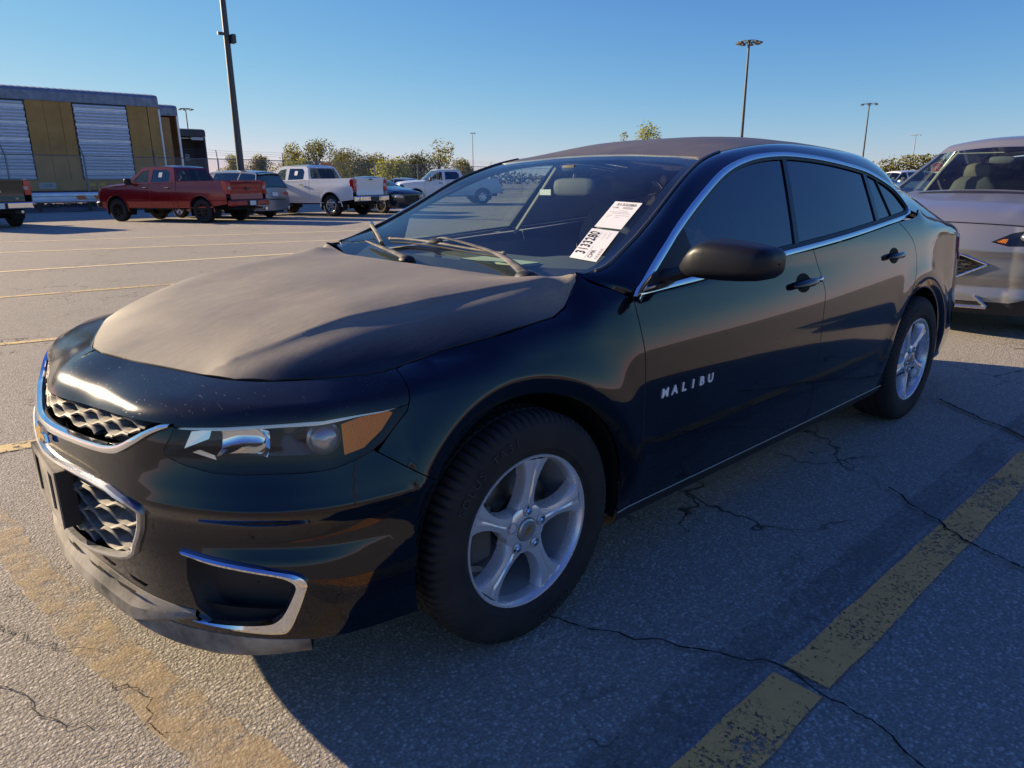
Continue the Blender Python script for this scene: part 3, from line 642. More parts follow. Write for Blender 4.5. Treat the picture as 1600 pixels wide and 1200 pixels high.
# --- chin spoiler and air dams
mb = MB(); s = np.linspace(-.66, .66, 61); a = np.abs(s); tp = np.clip((.66-a)/.20, 0, 1)
zt = .338-.020*(a/.66); zb = .300-.052*tp; pr_ = .006+.030*tp
mb.grid([Bf(s, zt+.004, -.012), Bf(s, zt, .002), Bf(s, zt-.020*tp-.004, .004+pr_*.35), Bf(s, (zt+zb)/2+.002, pr_*.80), Bf(s, zb+.008, pr_+.002), Bf(s, zb, pr_-.004), Bf(s, zb-.002, -.05)], PLASD, flip=True)
mb.build('chin_spoiler', car, angle=25)
for sg in (1, -1):
    mb = MB(); s = np.linspace(.44, .93, 24)
    zt = np.interp(s, [.44,.60,.75,.93], [.262,.262,.262,.255]); zb = np.interp(s, [.44,.47,.60,.80,.93], [.238,.206,.200,.196,.215])
    w_ = np.clip((.95-s)/.25, .25, 1); P = [Bf(s, zt+.006, -.006), Bf(s, zt, .002), Bf(s, zb+.014, .030*w_), Bf(s, zb+.005, .033*w_), Bf(s, zb-.002, .028*w_), Bf(s, zb, -.06)]
    mb.grid(np.array(P)*np.array([1, sg, 1]), PLASD, flip=(sg > 0)); mb.build('air_dam', car, angle=25)
for sg in (1, -1):
    for s0 in (.10, .27, .43):
        S_ = np.array([s0-.045, s0+.05, s0+.035, s0-.03])*sg; Z_ = np.array([.331, .331, .319, .319])
        mb = MB(); mb.add(Bf(S_, Z_, .0165), [(0, 1, 2, 3)], GAP); mb.build('intake_slot', car, smooth=False)
# --- headlights
HL = HLT + HLB
for sg in (1, -1):
    mb = MB(); P = np.array(HL); c = np.array([.90, .715]); rows = []
    for t, o in ((1.0, .000), (.985, -.012), (.95, -.05), (.80, -.075), (.02, -.080)):
        q = np.array([[c[0]+(a-c[0])*t, c[1]+(b-c[1])*t] for a, b in P]); rows.append(Bf(q[:, 0], q[:, 1], o)*np.array([1, sg, 1]))
    mb.grid(rows, mat('lamp_housing', (.018, .020, .024), .28, 0, coat=.6), flip=(sg > 0), closev=True)
    hl = mb.build('headlight', car)
    # chrome blade along the top
    mb = MB(); t_ = crs(HLT, 6); b_ = t_+np.array([0, -1])*np.interp(t_[:, 0], [.63,.75,1.0,1.205], [.008,.012,.013,.004])[:, None]
    ring(mb, t_-[0, .001], b_, mat('light_guide', (.62, .68, .74), .18, .4), .001, base=-.012, sg=sg); mb.build('daylight_strip', hl)
    # reflector bowls
    mb = MB()
    def bowl(s0, s1, z0, z1, dep, m, cor=.25, nn=7):
        U, W = np.meshgrid(np.linspace(-1, 1, nn), np.linspace(-1, 1, nn)); R2 = (np.abs(U)**4+np.abs(W)**4)/2
        Pb = Bf(((s0+s1)/2+U*(s1-s0)/2).ravel(), ((z0+z1)/2+W*(z1-z0)/2).ravel(), 0)
        dd = (-.012-dep*(1-np.clip(R2, 0, 1))).ravel(); Q, Nn = base(np.abs(((s0+s1)/2+U*(s1-s0)/2).ravel()))
        Pb[:, :2] += Nn*dd[:, None]; Pb[:, 1] *= sg
        mb.grid(Pb.reshape(nn, nn, 3), m, flip=(sg < 0))
    bowl(.735, .862, .688, .748, .05, CHROME); mb.build('reflector', hl)
    mb = MB(); q = [(.650,.700),(.715,.725),(.722,.745),(.668,.738)]; mb.add(Bf(np.array([a for a, b in q]), np.array([b for a, b in q]), -.014)*np.array([1, sg, 1]), [(0, 1, 2, 3)], mat('lamp_mirror', (.7, .75, .8), .1, 1))
    q = [(.672,.693),(.735,.680),(.730,.690),(.690,.700)]; mb.add(Bf(np.array([a for a, b in q]), np.array([b for a, b in q]), -.014)*np.array([1, sg, 1]), [(0, 1, 2, 3)], MATS['lamp_mirror']); mb.build('reflector', hl, smooth=False)
    mb = MB(); cc = Bf(np.array([1.005]), np.array([.716]), -.045)[0]*[1, sg, 1]; n2 = base(np.array([1.005]))[1][0]*[1, sg]
    pr = []
    for r_, h_ in ((.038, -.02), (.038, .012), (.033, .016), (.031, .020), (.026, .030), (.015, .036), (.001, .038)):
        pr.append([(cc[0]+n2[0]*h_-n2[1]*r_*math.cos(t), cc[1]+n2[1]*h_+n2[0]*r_*math.cos(t), cc[2]+r_*math.sin(t)) for t in np.linspace(0, 2*PI, 25)[:-1]])
    mb.grid(pr, mat('projector', (.30, .34, .38), .12, .6, coat=1), closev=True, flip=(sg > 0)); mb.build('projector_lamp', hl)
    mb = MB(); q = np.array([(1.050,.679),(1.10,.686),(1.150,.716),(1.186,.749),(1.172,.758),(1.10,.752),(1.052,.746)])
    mb.add(Bf(q[:, 0], q[:, 1], -.012)*np.array([1, sg, 1]), [tuple(range(7))], AMB, None, sg < 0); mb.build('side_marker', hl, smooth=False)
    mb = MB(); panel(mb, HL, Bf, LENS, h=.02, gap=.001, thick=.004, sgn=sg); mb.build('lens', hl)
# --- fenders, doors, quarter panels
dF = [(2.035,.930),(2.044,.822),(2.048,.751),(2.035,.639),(2.023,.527),(2.022,.40),(2.022,.262)]
dB = [(3.180,.992),(3.240,.86),(3.250,.802),(3.2286,.745),(3.203,.651),(3.181,.54),(3.177,.438),(3.200,.32),(3.208,.262)]
dR = [(4.085,1.062),(4.170,1.015),(4.245,.9585),(4.276,.888),(4.262,.82),(4.220,.757),(4.109,.6466),(3.988,.5587),(3.909,.440),(3.847,.337),(3.80,.262)]
def sm(L): return [tuple(q) for q in crs(L, 5)]
fe = arc(0,.385,190.5,38.7,44) + [(1.2284,.6031),(1.1247,.6756),(1.1703,.7155),(1.2191,.7522),(1.2262,.7640),(1.2329,.7772)] + HS[8:-1] + [(1.893,1.008),(1.95,.996),(2.0,.972),(2.034,.944)] + sm(dF)
for sg in (1, -1):
    mb = MB(); panel(mb, fe, Bf, BLK, h=.02, sgn=sg, lines=AL); mb.build('front_fender', car)
topF = [(float(SX(-.80)),.951),(float(SX(-1.288)),.979)]
topR = [(float(SX(-1.933)),1.013)]
pF = sm(dF)[::-1][:-1] + [(2.035,.932)] + topF + sm(dB)
pR = sm(dB)[::-1] + topR + sm(dR)
pQ = sm(dR)[::-1] + [(float(SX(-2.72)),1.072),(float(SX(-2.80)),1.084),(float(SX(-2.838)),1.110),(float(SX(-2.93)),1.106),(float(SX(-3.1)),1.074),(float(SX(-3.3)),1.046),(float(SX(-3.55)),1.014),(5.26,.985)]
pQ += [(5.26,.945),(5.12,.93),(5.10,.86),(5.14,.80),(5.26,.78),(5.26,.262)] + arc(-2.829,.385,-10.5,190.5,52)
doors = {}
for sg in (1, -1):
    mb = MB(); panel(mb, pF, Bf, BLK, h=.024, sgn=sg); doors[('f', sg)] = mb.build('front_door', car)
    mb = MB(); panel(mb, pR, Bf, BLK, h=.024, sgn=sg); doors[('r', sg)] = mb.build('rear_door', car)
    mb = MB(); panel(mb, pQ, Bf, BLK, h=.024, sgn=sg, lines=ALR); mb.build('rear_quarter_panel', car)
    mb = MB(); s = np.linspace(float(SX(-.376)), float(SX(-2.452)), 40)
    P = [Bf(s, np.full(40, .2585), .001), Bf(s, np.full(40, .235), .004), Bf(s, np.full(40, .205), -.01), Bf(s, np.full(40, .19), -.07)]
    mb.grid(np.array(P)*[1, sg, 1], PLAS, flip=(sg > 0)); mb.build('rocker_cover', car)
    mb = MB(); P = Bf(s, np.full(40, .2605), .003)*[1, sg, 1]; mb.tube(P, .0026, mat('rocker_edge', (.16, .17, .19), .25, .6), 6); mb.build('rocker_trim', car)
# handles
for (k, s0, s1, z0, z1) in (('f', 2.945, 3.195, .868, .878), ('r', 3.865, 4.095, .908, .918)):
    for sg in (1, -1):
        sc, zc = (s0+s1)/2, (z0+z1)/2; mb = MB()
        # recess cup, a flat patch coloured dark for the hollow's reflection
        th = np.linspace(0, 2*PI, 25)[:-1]; rows = []
        for t, o in ((1.0, .0012), (.8, .0014), (.3, .0014), (.01, .0014)):
            rows.append(Bf(sc+.005+.058*t*np.cos(th), zc-.002+.037*t*np.sin(th), o)*[1, sg, 1])
        mb.grid(rows, mat('recess_shade', (.0015, .002, .004), .6, spec=.12), closev=True, flip=(sg > 0))
        # pull
        L_ = (s1-s0)/2*.88; tt = np.linspace(-1, 1, 15); rows = []
        for a_ in np.linspace(0, 2*PI, 13)[:-1]:
            w = np.sqrt(np.clip(1-np.abs(tt)**3.2, 0, 1))
            rows.append(Bf(sc+L_*tt, zc+.004*tt+.0145*w*math.cos(a_), .030-.016*np.abs(tt)**2.5+.010*w*math.sin(a_))*[1, sg, 1])
        mb.grid(rows, BLK, closeu=True, flip=(sg < 0))
        if k == 'f':
            cc = Bf(np.array([s1-.012]), np.array([zc+.004]), .022)[0]*[1, sg, 1]; mb.ell(cc, (.011, .008, .012), CHROME)
        mb.build('door_handle', doors[(k, sg)])
# badge letters on the front door
for i, ch in enumerate('MALIBU'):
    for sg in (1, -1):
        V, F = text_geo(ch, .039, .0016, .0012); mb = MB(); V = np.array(V); sc = 2.133+i*.0505 if sg > 0 else 2.133+(5-i)*.0505
        s = sc+V[:, 0]*1.0+V[:, 1]*.22*sg*1; s = sc+(V[:, 0]*1.18+V[:, 1]*.22)*sg
        P = Bf(s, .622+V[:, 1], .0)
        Q, Nn = base(s); P[:, :2] += Nn*(.0028+V[:, 2])[:, None]; P[:, 1] *= sg
        mb.add(P, F, mat('badge_silver', (.80, .81, .83), .42, .35), None, False); mb.build('badge_letter', doors[('f', sg)], smooth=False)
# --- window trim, side glass
DLO = [(-.436,.936),(-.80,.9515),(-1.288,.98),(-1.62,.997),(-1.933,1.015),(-2.59,1.060),(-2.74,1.071),(-2.80,1.082),(-2.835,1.105),(-2.825,1.145),(-2.73,1.225),(-2.546,1.288),(-2.389,1.32),(-2.074,1.355),(-1.789,1.371),(-1.583,1.369),(-1.382,1.349),(-1.189,1.305),(-.981,1.223),(-.735,1.107),(-.465,.958)]
def Gf(x, z, off=0.0):
    y = yg(x, z)
    return np.stack([x, y+off, z], 1)
dl = np.array(DLO); dense = []
for i in range(len(dl)):
    a, b, c, d = dl[i-1], dl[i], dl[(i+1) % len(dl)], dl[(i+2) % len(dl)]
    for t in np.linspace(0, 1, 7)[:-1]:
        if i == len(dl)-1 or i == 0 or i == len(dl)-2:
            dense.append(b+(c-b)*t); continue
        dense.append(.5*((2*b)+(-a+c)*t+(2*a-5*b+4*c-d)*t*t+(-a+3*b-3*c+d)*t**3))
dense = np.array(dense)
if area2(dense) < 0: dense = dense[::-1]
inn = inset(dense, .0175); inn2 = inset(dense, .030)
wsides = {}
TRIM = mat('bright_trim', (.72, .74, .77), .12, 1)
for sg in (1, -1):
    mb = MB(); rows = []
    for t, o in ((0, .000), (.02, .009), (.5, .0115), (.95, .009), (1, .000)):
        q = dense*(1-t)+inn*t; rows.append(Gf(q[:, 0], q[:, 1], o)*[1, sg, 1])
    mb.grid(rows, TRIM, flip=(sg < 0), closev=True); mb.build('window_trim', car)
    mb = MB(); rows = [Gf(inn[:, 0], inn[:, 1], .004)*[1, sg, 1], Gf(inn2[:, 0], inn2[:, 1], .001)*[1, sg, 1], Gf(inn2[:, 0], inn2[:, 1], -.012)*[1, sg, 1]]
    mb.grid(rows, mat('window_rubber', (.006, .006, .007), .45), flip=(sg < 0), closev=True); mb.build('window_seal', car)
    def barx(z, p0, p1): return p0[0]+(z-p0[1])*(p1[0]-p0[0])/(p1[1]-p0[1])
    b1 = ((-1.501, 1.009), (-1.683, 1.351)); b2 = ((-2.353, 1.061), (-2.432, 1.287)); b3 = ((-2.562, 1.07), (-2.545, 1.273)); b0 = ((-.725, 1.0), (-.80, 1.12))
    def split(lo, hi):
        P = resample(inn2, .012); keep = []
        def sd(P_, bb): return P_[:, 0]-(bb[0][0]+(P_[:, 1]-bb[0][1])*(bb[1][0]-bb[0][0])/(bb[1][1]-bb[0][1]))
        m_ = np.ones(len(P), bool)
        if lo is not None: m_ &= sd(P, lo) < 0
        if hi is not None: m_ &= sd(P, hi) > 0
        i = np.where(m_)[0]
        # convex-ish regions: order by angle about centroid
        Q = P[i]; c = Q.mean(0); return Q[np.argsort(np.arctan2(Q[:, 1]-c[1], Q[:, 0]-c[0]))]
    for lo, hi in ((None, b1), (b1, b2), (b2, b3), (b3, None)):
        q = split(lo, hi); mb = MB(); panel(mb, q, lambda x, z: Gf(x, z, -.006), CLEAR if (sg < 0 and lo is None) else TINT, h=.05, gap=.001, thick=.004, sgn=sg, out=-1); mb.build('side_window', car)
    for bb, w in ((b1, .017), (b2, .020), (b3, .004)):
        z = np.linspace(bb[0][1]-.012, bb[1][1]+.008, 12); x = np.array([barx(t, *bb) for t in z])
        mb = MB(); mb.grid([Gf(x+w, z, -.008)*[1, sg, 1], Gf(x+w, z, .001)*[1, sg, 1], Gf(x-w, z, .001)*[1, sg, 1], Gf(x-w, z, -.008)*[1, sg, 1]], mat('pillar_black', (.004, .005, .008), .22), flip=(sg > 0)); mb.build('window_pillar', car)
    # mirror sail
    q = np.array([(-.475,.958),(-.80,.968),(-.80,1.108),(-.74,1.082),(-.60,1.022)]); mb = MB(); panel(mb, q, lambda x, z: Gf(x, z, .003), PLAS, h=.04, gap=0, thick=.006, sgn=sg, out=-1); mb.build('mirror_sail', car)
# --- body side pillars/roof rails between glass edge and window trim
W = [(-.319,.759,.999),(-.42,.775,1.006),(-.546,.752,None),(-.721,.713,None),(-.974,.656,None),(-1.185,.603,None),(-1.42,.575,None),(-1.75,.566,None),(-2.1,.562,None),(-2.43,.553,None),(-2.85,.522,None),(-3.2,.505,None),(-3.5,.53,None),(-3.7,.575,None),(-3.90,.63,None)]
D = [(-.430,.940),(-.465,.958),(-.60,1.030),(-.735,1.107),(-.981,1.223),(-1.189,1.305),(-1.382,1.349),(-1.68,1.371),(-2.074,1.355),(-2.389,1.32),(-2.73,1.225),(-2.840,1.112),None,None,None]
DD = []
for i, d in enumerate(D):
    if d is None:
        x, z = {12: (-3.25,1.040), 13: (-3.58,1.003), 14: (-3.86,.972)}[i]; DD.append(tuple(B(SX(x) if x > -3.5 else {-3.58: 4.98, -3.86: 5.32}[x], z)[0]))
    else: DD.append((d[0], float(yg(d[0], d[1]))+.001, d[1]))
DD[0] = tuple(B(2.008, .939)[0])
WW = [(x, y, float(top(x, y)[0]) if z is None else z) for x, y, z in W]
Wd, Ddn = crs(WW, 8), crs(DD, 8)
for i in range(len(Wd)):
    if Wd[i, 0] < -.60: Wd[i, 2] = float(top(Wd[i, 0], Wd[i, 1])[0])
def railnorm():
    rows = []
    bul = np.interp(np.arange(len(Wd)), [0, 8, 24, 48, 80, 96, 112], [.004, .012, .018, .020, .034, .020, .006])
    for t in np.linspace(0, 1, 9):
        P = Wd*(1-t)+Ddn*t; o = 4*t*(1-t)*bul
        dirv = np.stack([np.zeros(len(P)), Ddn[:, 1]-Wd[:, 1], Ddn[:, 2]-Wd[:, 2]], 1); nrm = np.stack([0*dirv[:, 0]+.25, -dirv[:, 2], dirv[:, 1]], 1); nrm /= np.linalg.norm(nrm, axis=1)[:, None]
        P = P+nrm*o[:, None]; rows.append(P)
    return np.array(rows)
RN = railnorm()
for sg in (1, -1):
    mb = MB(); ed = RN[0].copy(); ed[:, 2] -= .012; e2 = RN[-1].copy(); e2[:, 1] -= .012
    mb.grid(np.concatenate([ed[None], RN, e2[None]])*[1, sg, 1], BLK, flip=(sg > 0)); o = mb.build('roof_rail', car, angle=60)
for sg in (1, -1):
    k_ = np.linspace(0, 1, 9); s_ = 1.8913+(2.030-1.8913)*k_; z_ = .990-.055*k_**1.3
    g_ = [RN[:, 3]-[0, 0, .001], RN[:, 0]-[0, 0, .0005], B(s_, z_, -.002), B(s_-.03, z_-.03, -.004)]
    mb = MB(); mb.grid(np.array(g_)*[1, sg, 1], BLK, flip=(sg < 0)); mb.build('pillar_base', car, angle=60)
# windshield moulding
for sg in (1, -1):
    mb = MB(); q = Wd[6:46] + [0, -.006, .003]; mb.tube(q*[1, sg, 1], .006, mat('moulding', (.05, .05, .055), .35), 6); mb.build('windshield_moulding', car)
# --- windshield, roof, backlight, trunk
edge = np.array([(q[0], q[1]-.006) for q in Wd])
def T3(x, y, off=0.0): return np.stack([x, y, top(x, y)+off], 1)
def span(x0, x1): return [tuple(q) for q in edge if x1 <= q[0] <= x0]
wsL = [(-.30,.02),(-.30,.55),(-.36,.74)] + span(-.43, -1.19) + [(-1.215,.45),(-1.235,.2)]
ws_poly = [(-.30,.02)] + wsL[1:] + [(-1.24,0)] + [(a, -b) for a, b in wsL[1:][::-1]] + [(-.30,-.02)]
mb = MB(); panel(mb, ws_poly, T3, WSG, h=.04, gap=.001, thick=.004); wsh = mb.build('windshield', car)
mb = MB()   # frit band along the header and sides
fr_o = span(-.43, -1.19); fo = np.array([(-.36,.74)]+fr_o+[(-1.215,.45),(-1.235,.2),(-1.24,0)]+[(-1.235,-.2),(-1.215,-.45)]+[(a, -b) for a, b in fr_o[::-1]]+[(-.36,-.74)])
cen = np.array([-.8, 0]); fi = fo.copy()
for i in range(len(fo)):
    v = fo[i].copy(); fi[i] = (v[0]+(.055 if v[0] < -1.15 else 0), v[1]*(1-.045/max(abs(v[1]), .2)) if abs(v[1]) > .3 else v[1])
mb.grid([T3(fo[:, 0], fo[:, 1], -.006), T3(fi[:, 0], fi[:, 1], -.006)], mat('frit', (.004, .005, .007), .35)); mb.build('frit_band', wsh)
rfL = [(-1.243,0),(-1.238,.2),(-1.218,.45)] + span(-1.20, -2.86) + [(-2.90,.45),(-2.92,.2)]
rf_poly = rfL + [(-2.925,0)] + [(a, -b) for a, b in rfL[1:][::-1]]
ROOFM = mat('dusty_roof_paint', (.004, .005, .009), .25)
def _roof():
    m = ROOFM; N, L = nodes(m); b = N['Principled BSDF']
    t = tex(m, 'Noise', 3, 6, .7); t2 = tex(m, 'Noise', 60, 4, .8)
    f = math_(m, 'ADD', ramp(m, t.outputs['Fac'], [(.3, g3(.30)), (.75, g3(.55))]), ramp(m, t2.outputs['Fac'], [(.5, g3(0)), (.8, g3(.12))]), True)
    L.new(mixc(m, f, (.005, .006, .009), (.27, .225, .185)), b.inputs['Base Color']); L.new(math_(m, 'ADD', math_(m, 'MULTIPLY', f, .3), .32, True), b.inputs['Roughness'])
_roof()
mb = MB(); panel(mb, rf_poly, T3, ROOFM, h=.05, gap=.002, thick=.012); mb.build('roof', car)
blL = [(-2.93,0),(-2.925,.2),(-2.905,.45)] + span(-2.87, -3.70) + [(-3.74,.3)]
mb = MB(); panel(mb, blL + [(-3.75,0)] + [(a, -b) for a, b in blL[1:][::-1]], T3, TINT, h=.05, gap=.001, thick=.004); mb.build('rear_window', car)
trL = [(-3.755,0),(-3.745,.3)] + span(-3.71, -3.91) + [(-3.93,.5),(-3.945,.25)]
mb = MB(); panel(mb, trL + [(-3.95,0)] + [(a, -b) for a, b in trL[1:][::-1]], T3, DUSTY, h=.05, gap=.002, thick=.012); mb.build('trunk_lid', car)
# rear face
rS = [(5.26,.262),(5.7,.262),(6.17,.262)]
rear_l = [(5.262,.262),(6.1738,.262),(6.1738,.62),(5.262,.62)]
for sg in (1, -1):
    mb = MB(); panel(mb, rear_l, Bf, BLK, h=.04, gap=.0005, sgn=sg); mb.build('rear_bumper', car)
    mb = MB(); panel(mb, [(5.264,.622),(6.1738,.622),(6.1738,1.02),(5.264,.976),(5.264,.95),(5.62,.955),(5.70,.90),(5.66,.80),(5.264,.775)], Bf, BLK, h=.04, gap=.0005, sgn=sg); mb.build('trunk_face', car)
    tl = [(5.122,.93),(5.262,.947),(5.617,.953),(5.697,.90),(5.657,.803),(5.262,.782),(5.142,.802),(5.102,.86)]
    mb = MB(); panel(mb, tl, lambda s, z: Bf(s, z, .006), RED, h=.03, gap=.001, thick=.01, sgn=sg); t_ = mb.build('tail_light', car)
    mb = MB(); panel(mb, [(5.20,.79),(5.60,.81),(5.62,.845),(5.20,.835)], lambda s, z: Bf(s, z, .009), mat('clear_red_lens', (.45, .30, .30), .1, 0, coat=.5), h=.03, gap=.001, thick=.002, sgn=sg); mb.build('reversing_lamp', t_)
# --- inner shell, floor, wheel wells: blocks light through the gaps
mb = MB()
for sg in (1, -1):
    s = np.linspace(1.0, 5.3, 120); P0, nn0 = base(s)
    def inarch(x, z, r=.40): return (np.hypot(x, z-.333) < r) | (np.hypot(x+2.829, z-.333) < r)
    zz = np.linspace(.25, .99, 38); G_ = np.array([Bf(s, np.full(120, z), -.016)*[1, sg, 1] for z in np.minimum(zz, .99)])
    for i in range(37):
        for j in range(119):
            q = G_[i:i+2, j:j+2].reshape(-1, 3)
            if inarch(q[:, 0], q[:, 2]).any(): continue
            zc = q[0, 2]; xx = q[0, 0]
            if zc > .80 and xx > -.30: continue
            if zc > .90 and xx > -2.9: continue
            if zc > .64 and s[j] < 1.28: continue
            mb.add(q[[0, 1, 3, 2]], [(0, 1, 2, 3)], GAP, None, sg > 0)
mb.build('inner_body', car, smooth=False)
for cx in (0, -2.829):
    for sg in (1, -1):
        a = np.radians(np.linspace(-14, 194, 30)); rows = []
        for r_, y_ in ((.384, .918), (.388, .90), (.40, .86), (.40, .55), (.02, .55)):
            yy = np.minimum(y_, 10); Pn = np.stack([cx+r_*np.cos(a), np.full(30, y_), .333+r_*np.sin(a)], 1)
            if y_ > .85:
                s_ = SX(Pn[:, 0]); Q = B(s_, np.maximum(Pn[:, 2], .2)); Pn[:, 1] = Q[:, 1]-{.918: .006, .90: .02, .86: .05}[y_]
            rows.append(Pn*[1, sg, 1])
        mb = MB(); mb.grid(rows, WELL, flip=(sg < 0)); mb.build('wheel_liner', car)
mb = MB(); mb.box((-3.6, -.66, .20), (.60, .66, .24), WELL); mb.box((-3.6, -.53, .2405), (.70, .53, .40), WELL)
mb.box((.40, -.66, .27), (.60, .66, .60), WELL); mb.box((.05, -.53, .401), (.60, .53, .60), WELL); mb.build('underbody', car, smooth=False)
# cowl panel below the glass
mb = MB(); x = [-.10, -.20, -.30, -.36]; rows = []
for xx, zz in ((-.12, .925), (-.20, .945), (-.30, .952), (-.42, 1.002)):
    y = np.linspace(-.76, .76, 21); rows.append(np.stack([np.full(21, xx)-.10*(np.abs(y)/.76)**3, y, np.full(21, zz)+.015*(np.abs(y)/.76)**3-.02], 1))
mb.grid(rows, PLAS); mb.build('cowl_panel', car)
s_ = np.linspace(-1.05, 1.05, 41); q_ = Bf(s_, np.full(41, .262), -.02); mb = MB(); mb.add(list(q_)+[(.40, .66, .262), (.40, -.66, .262)], [tuple(range(43))], WELL); q2 = Bf(s_, np.full(41, .33), -.02); mb.grid([q_, q2], WELL); mb.build('under_tray', car, smooth=False)
# --- wipers
def onT(x, y, h): return (x, y, float(top(x, y)[0])+h)
mb = MB()
bl = [onT(-.405,-.36,.028), onT(-.415,-.24,.024), onT(-.412,-.06,.022), onT(-.398,.19,.022), onT(-.388,.36,.026)]
bl = crs(bl, 6); mb.tube(bl, [.0085]*len(bl), PLASD, 8, flat=.55); b2_ = bl-np.array([0, 0, .014]); mb.tube(b2_, [.0035]*len(bl), RUB, 5)
mb.ell(bl[0], (.008, .014, .008), PLASD, 8, 4); mb.ell(bl[-1], (.008, .014, .008), PLASD, 8, 4)
wp = mb.build('wiper_blade', car)
mb = MB(); am = crs([(-.300,.56,.985),(-.335,.47,1.005),(-.372,.34,1.028),(-.405,.15,1.046),(-.428,-.02,1.056),(-.425,-.07,1.050),(-.412,-.09,1.038)], 6)
mb.tube(am, np.interp(np.arange(len(am)), [0, 5, 12, 24, 36], [.022, .018, .0115, .009, .007]), PLASD, 8, flat=.45)
mb.ell((-.414, -.06, 1.043), (.018, .045, .012), PLAS, 8, 5)
mb.ell((-.292, .575, .975), (.035, .045, .022), PLAS, 10, 6); mb.build('wiper_arm', car)
mb = MB(); bl = crs([onT(-.545,-.735,.02), onT(-.505,-.66,.024), onT(-.459,-.56,.024), onT(-.385,-.40,.022)], 6); mb.tube(bl, .009, PLASD, 6, flat=.6); mb.ell(bl[0], (.012, .012, .016), SATIN, 8, 4); mb.build('wiper_blade', car)
mb = MB(); am = crs([(-.385,-.52,1.02),(-.365,-.42,1.012),(-.335,-.25,.998),(-.31,-.12,.985)], 5); mb.tube(am, np.interp(np.arange(len(am)), [0, 15], [.005, .017]), PLASD, 8, flat=.5); mb.ell((-.305, -.10, .978), (.03, .035, .018), PLAS, 10, 6); mb.build('wiper_arm', car)
# --- stickers behind the glass
def sticker(quad, items, name='auction_sticker'):
    TL, TR, BR, BL = [np.array(q, float) for q in quad]
    nrm = np.cross(TR-TL, BL-TL); nrm /= np.linalg.norm(nrm); nrm *= np.sign(nrm[2])
    def pt(u, v): return (TL*(1-u)+TR*u)*(1-v)+(BL*(1-u)+BR*u)*v
    mb = MB(); mb.grid([[pt(u, v)+nrm*.0060 for v in np.linspace(0, 1, 9)] for u in np.linspace(0, 1, 9)], PAPER, flip=True)
    for it in items:
        if it[0] == 'rect':
            _, u0, v0, u1, v1, m = it; mb.add([pt(u, v)+nrm*.007 for u, v in ((u0, v0), (u1, v0), (u1, v1), (u0, v1))], [(0, 1, 2, 3)], m)
        else:
            _, txt, uc, vc, hu, rot, m, bold = it; V, F = text_geo(txt, 1.0)
            Wd_ = np.linalg.norm(TR-TL); Hd_ = np.linalg.norm(BL-TL)
            out = []
            for x, y, z in V:
                for dx in (0,):
                    xx, yy = x*hu*(.88 if bold else 1), y*hu*(1.1 if bold else 1)
                    if rot: xx, yy = -yy, xx
                    out.append(pt(uc+xx/Wd_, vc-yy/Hd_)+nrm*.0072)
            mb.add(out, F, m)
            if bold:
                mb.add([tuple(np.array(q)+np.array(pt(.012, .002)-pt(0, 0))) for q in out], F, m)
    return mb.build(name, wsh, smooth=False)
s1 = [(-.635,.539,1.107),(-.643,.651,1.1),(-.45,.722,1.021),(-.457,.603,1.026)]
def ong(q): 
    return [(x, y, float(top(x, y)[0])-.004) for x, y, z in q]
bars = [('rect', .84, .60+.012*i*2, .93, .60+.012*i*2+.006+.004*((i*5) % 3), GREYINK) for i in range(14)]
sticker(ong(s1), [('text', '3133280', .24, .47, .050, True, INK, True), ('text', 'CMR', .66, .80, .024, True, INK, False), ('rect', .50, .55, .51, .96, GREYINK), ('rect', .44, .10, .45, .30, GREYINK), ('rect', .60, .10, .61, .32, GREYINK), ('rect', .76, .08, .77, .30, GREYINK)]+bars)
s2 = [(-.802,.5,1.191),(-.811,.613,1.186),(-.656,.648,1.106),(-.646,.54,1.111)]
bars2 = [('rect', .46+.028*i, .20, .46+.028*i+.012+.006*((i*5) % 3)/2, .28, GREYINK) for i in range(13)]
sticker(ong(s2), [('text', '3133280', .5, .125, .0235, False, INK, False), ('text', 'CMR', .20, .25, .012, False, INK, False), ('rect', .38, .345, .70, .352, GREYINK), ('rect', .10, .405, .80, .412, GREYINK), ('rect', .20, .455, .88, .462, GREYINK), ('rect', .08, .54, .30, .547, GREYINK), ('rect', .40, .53, .92, .537, GREYINK), ('rect', .10, .60, .22, .607, GREYINK), ('rect', .42, .60, .60, .607, GREYINK)]+bars2)
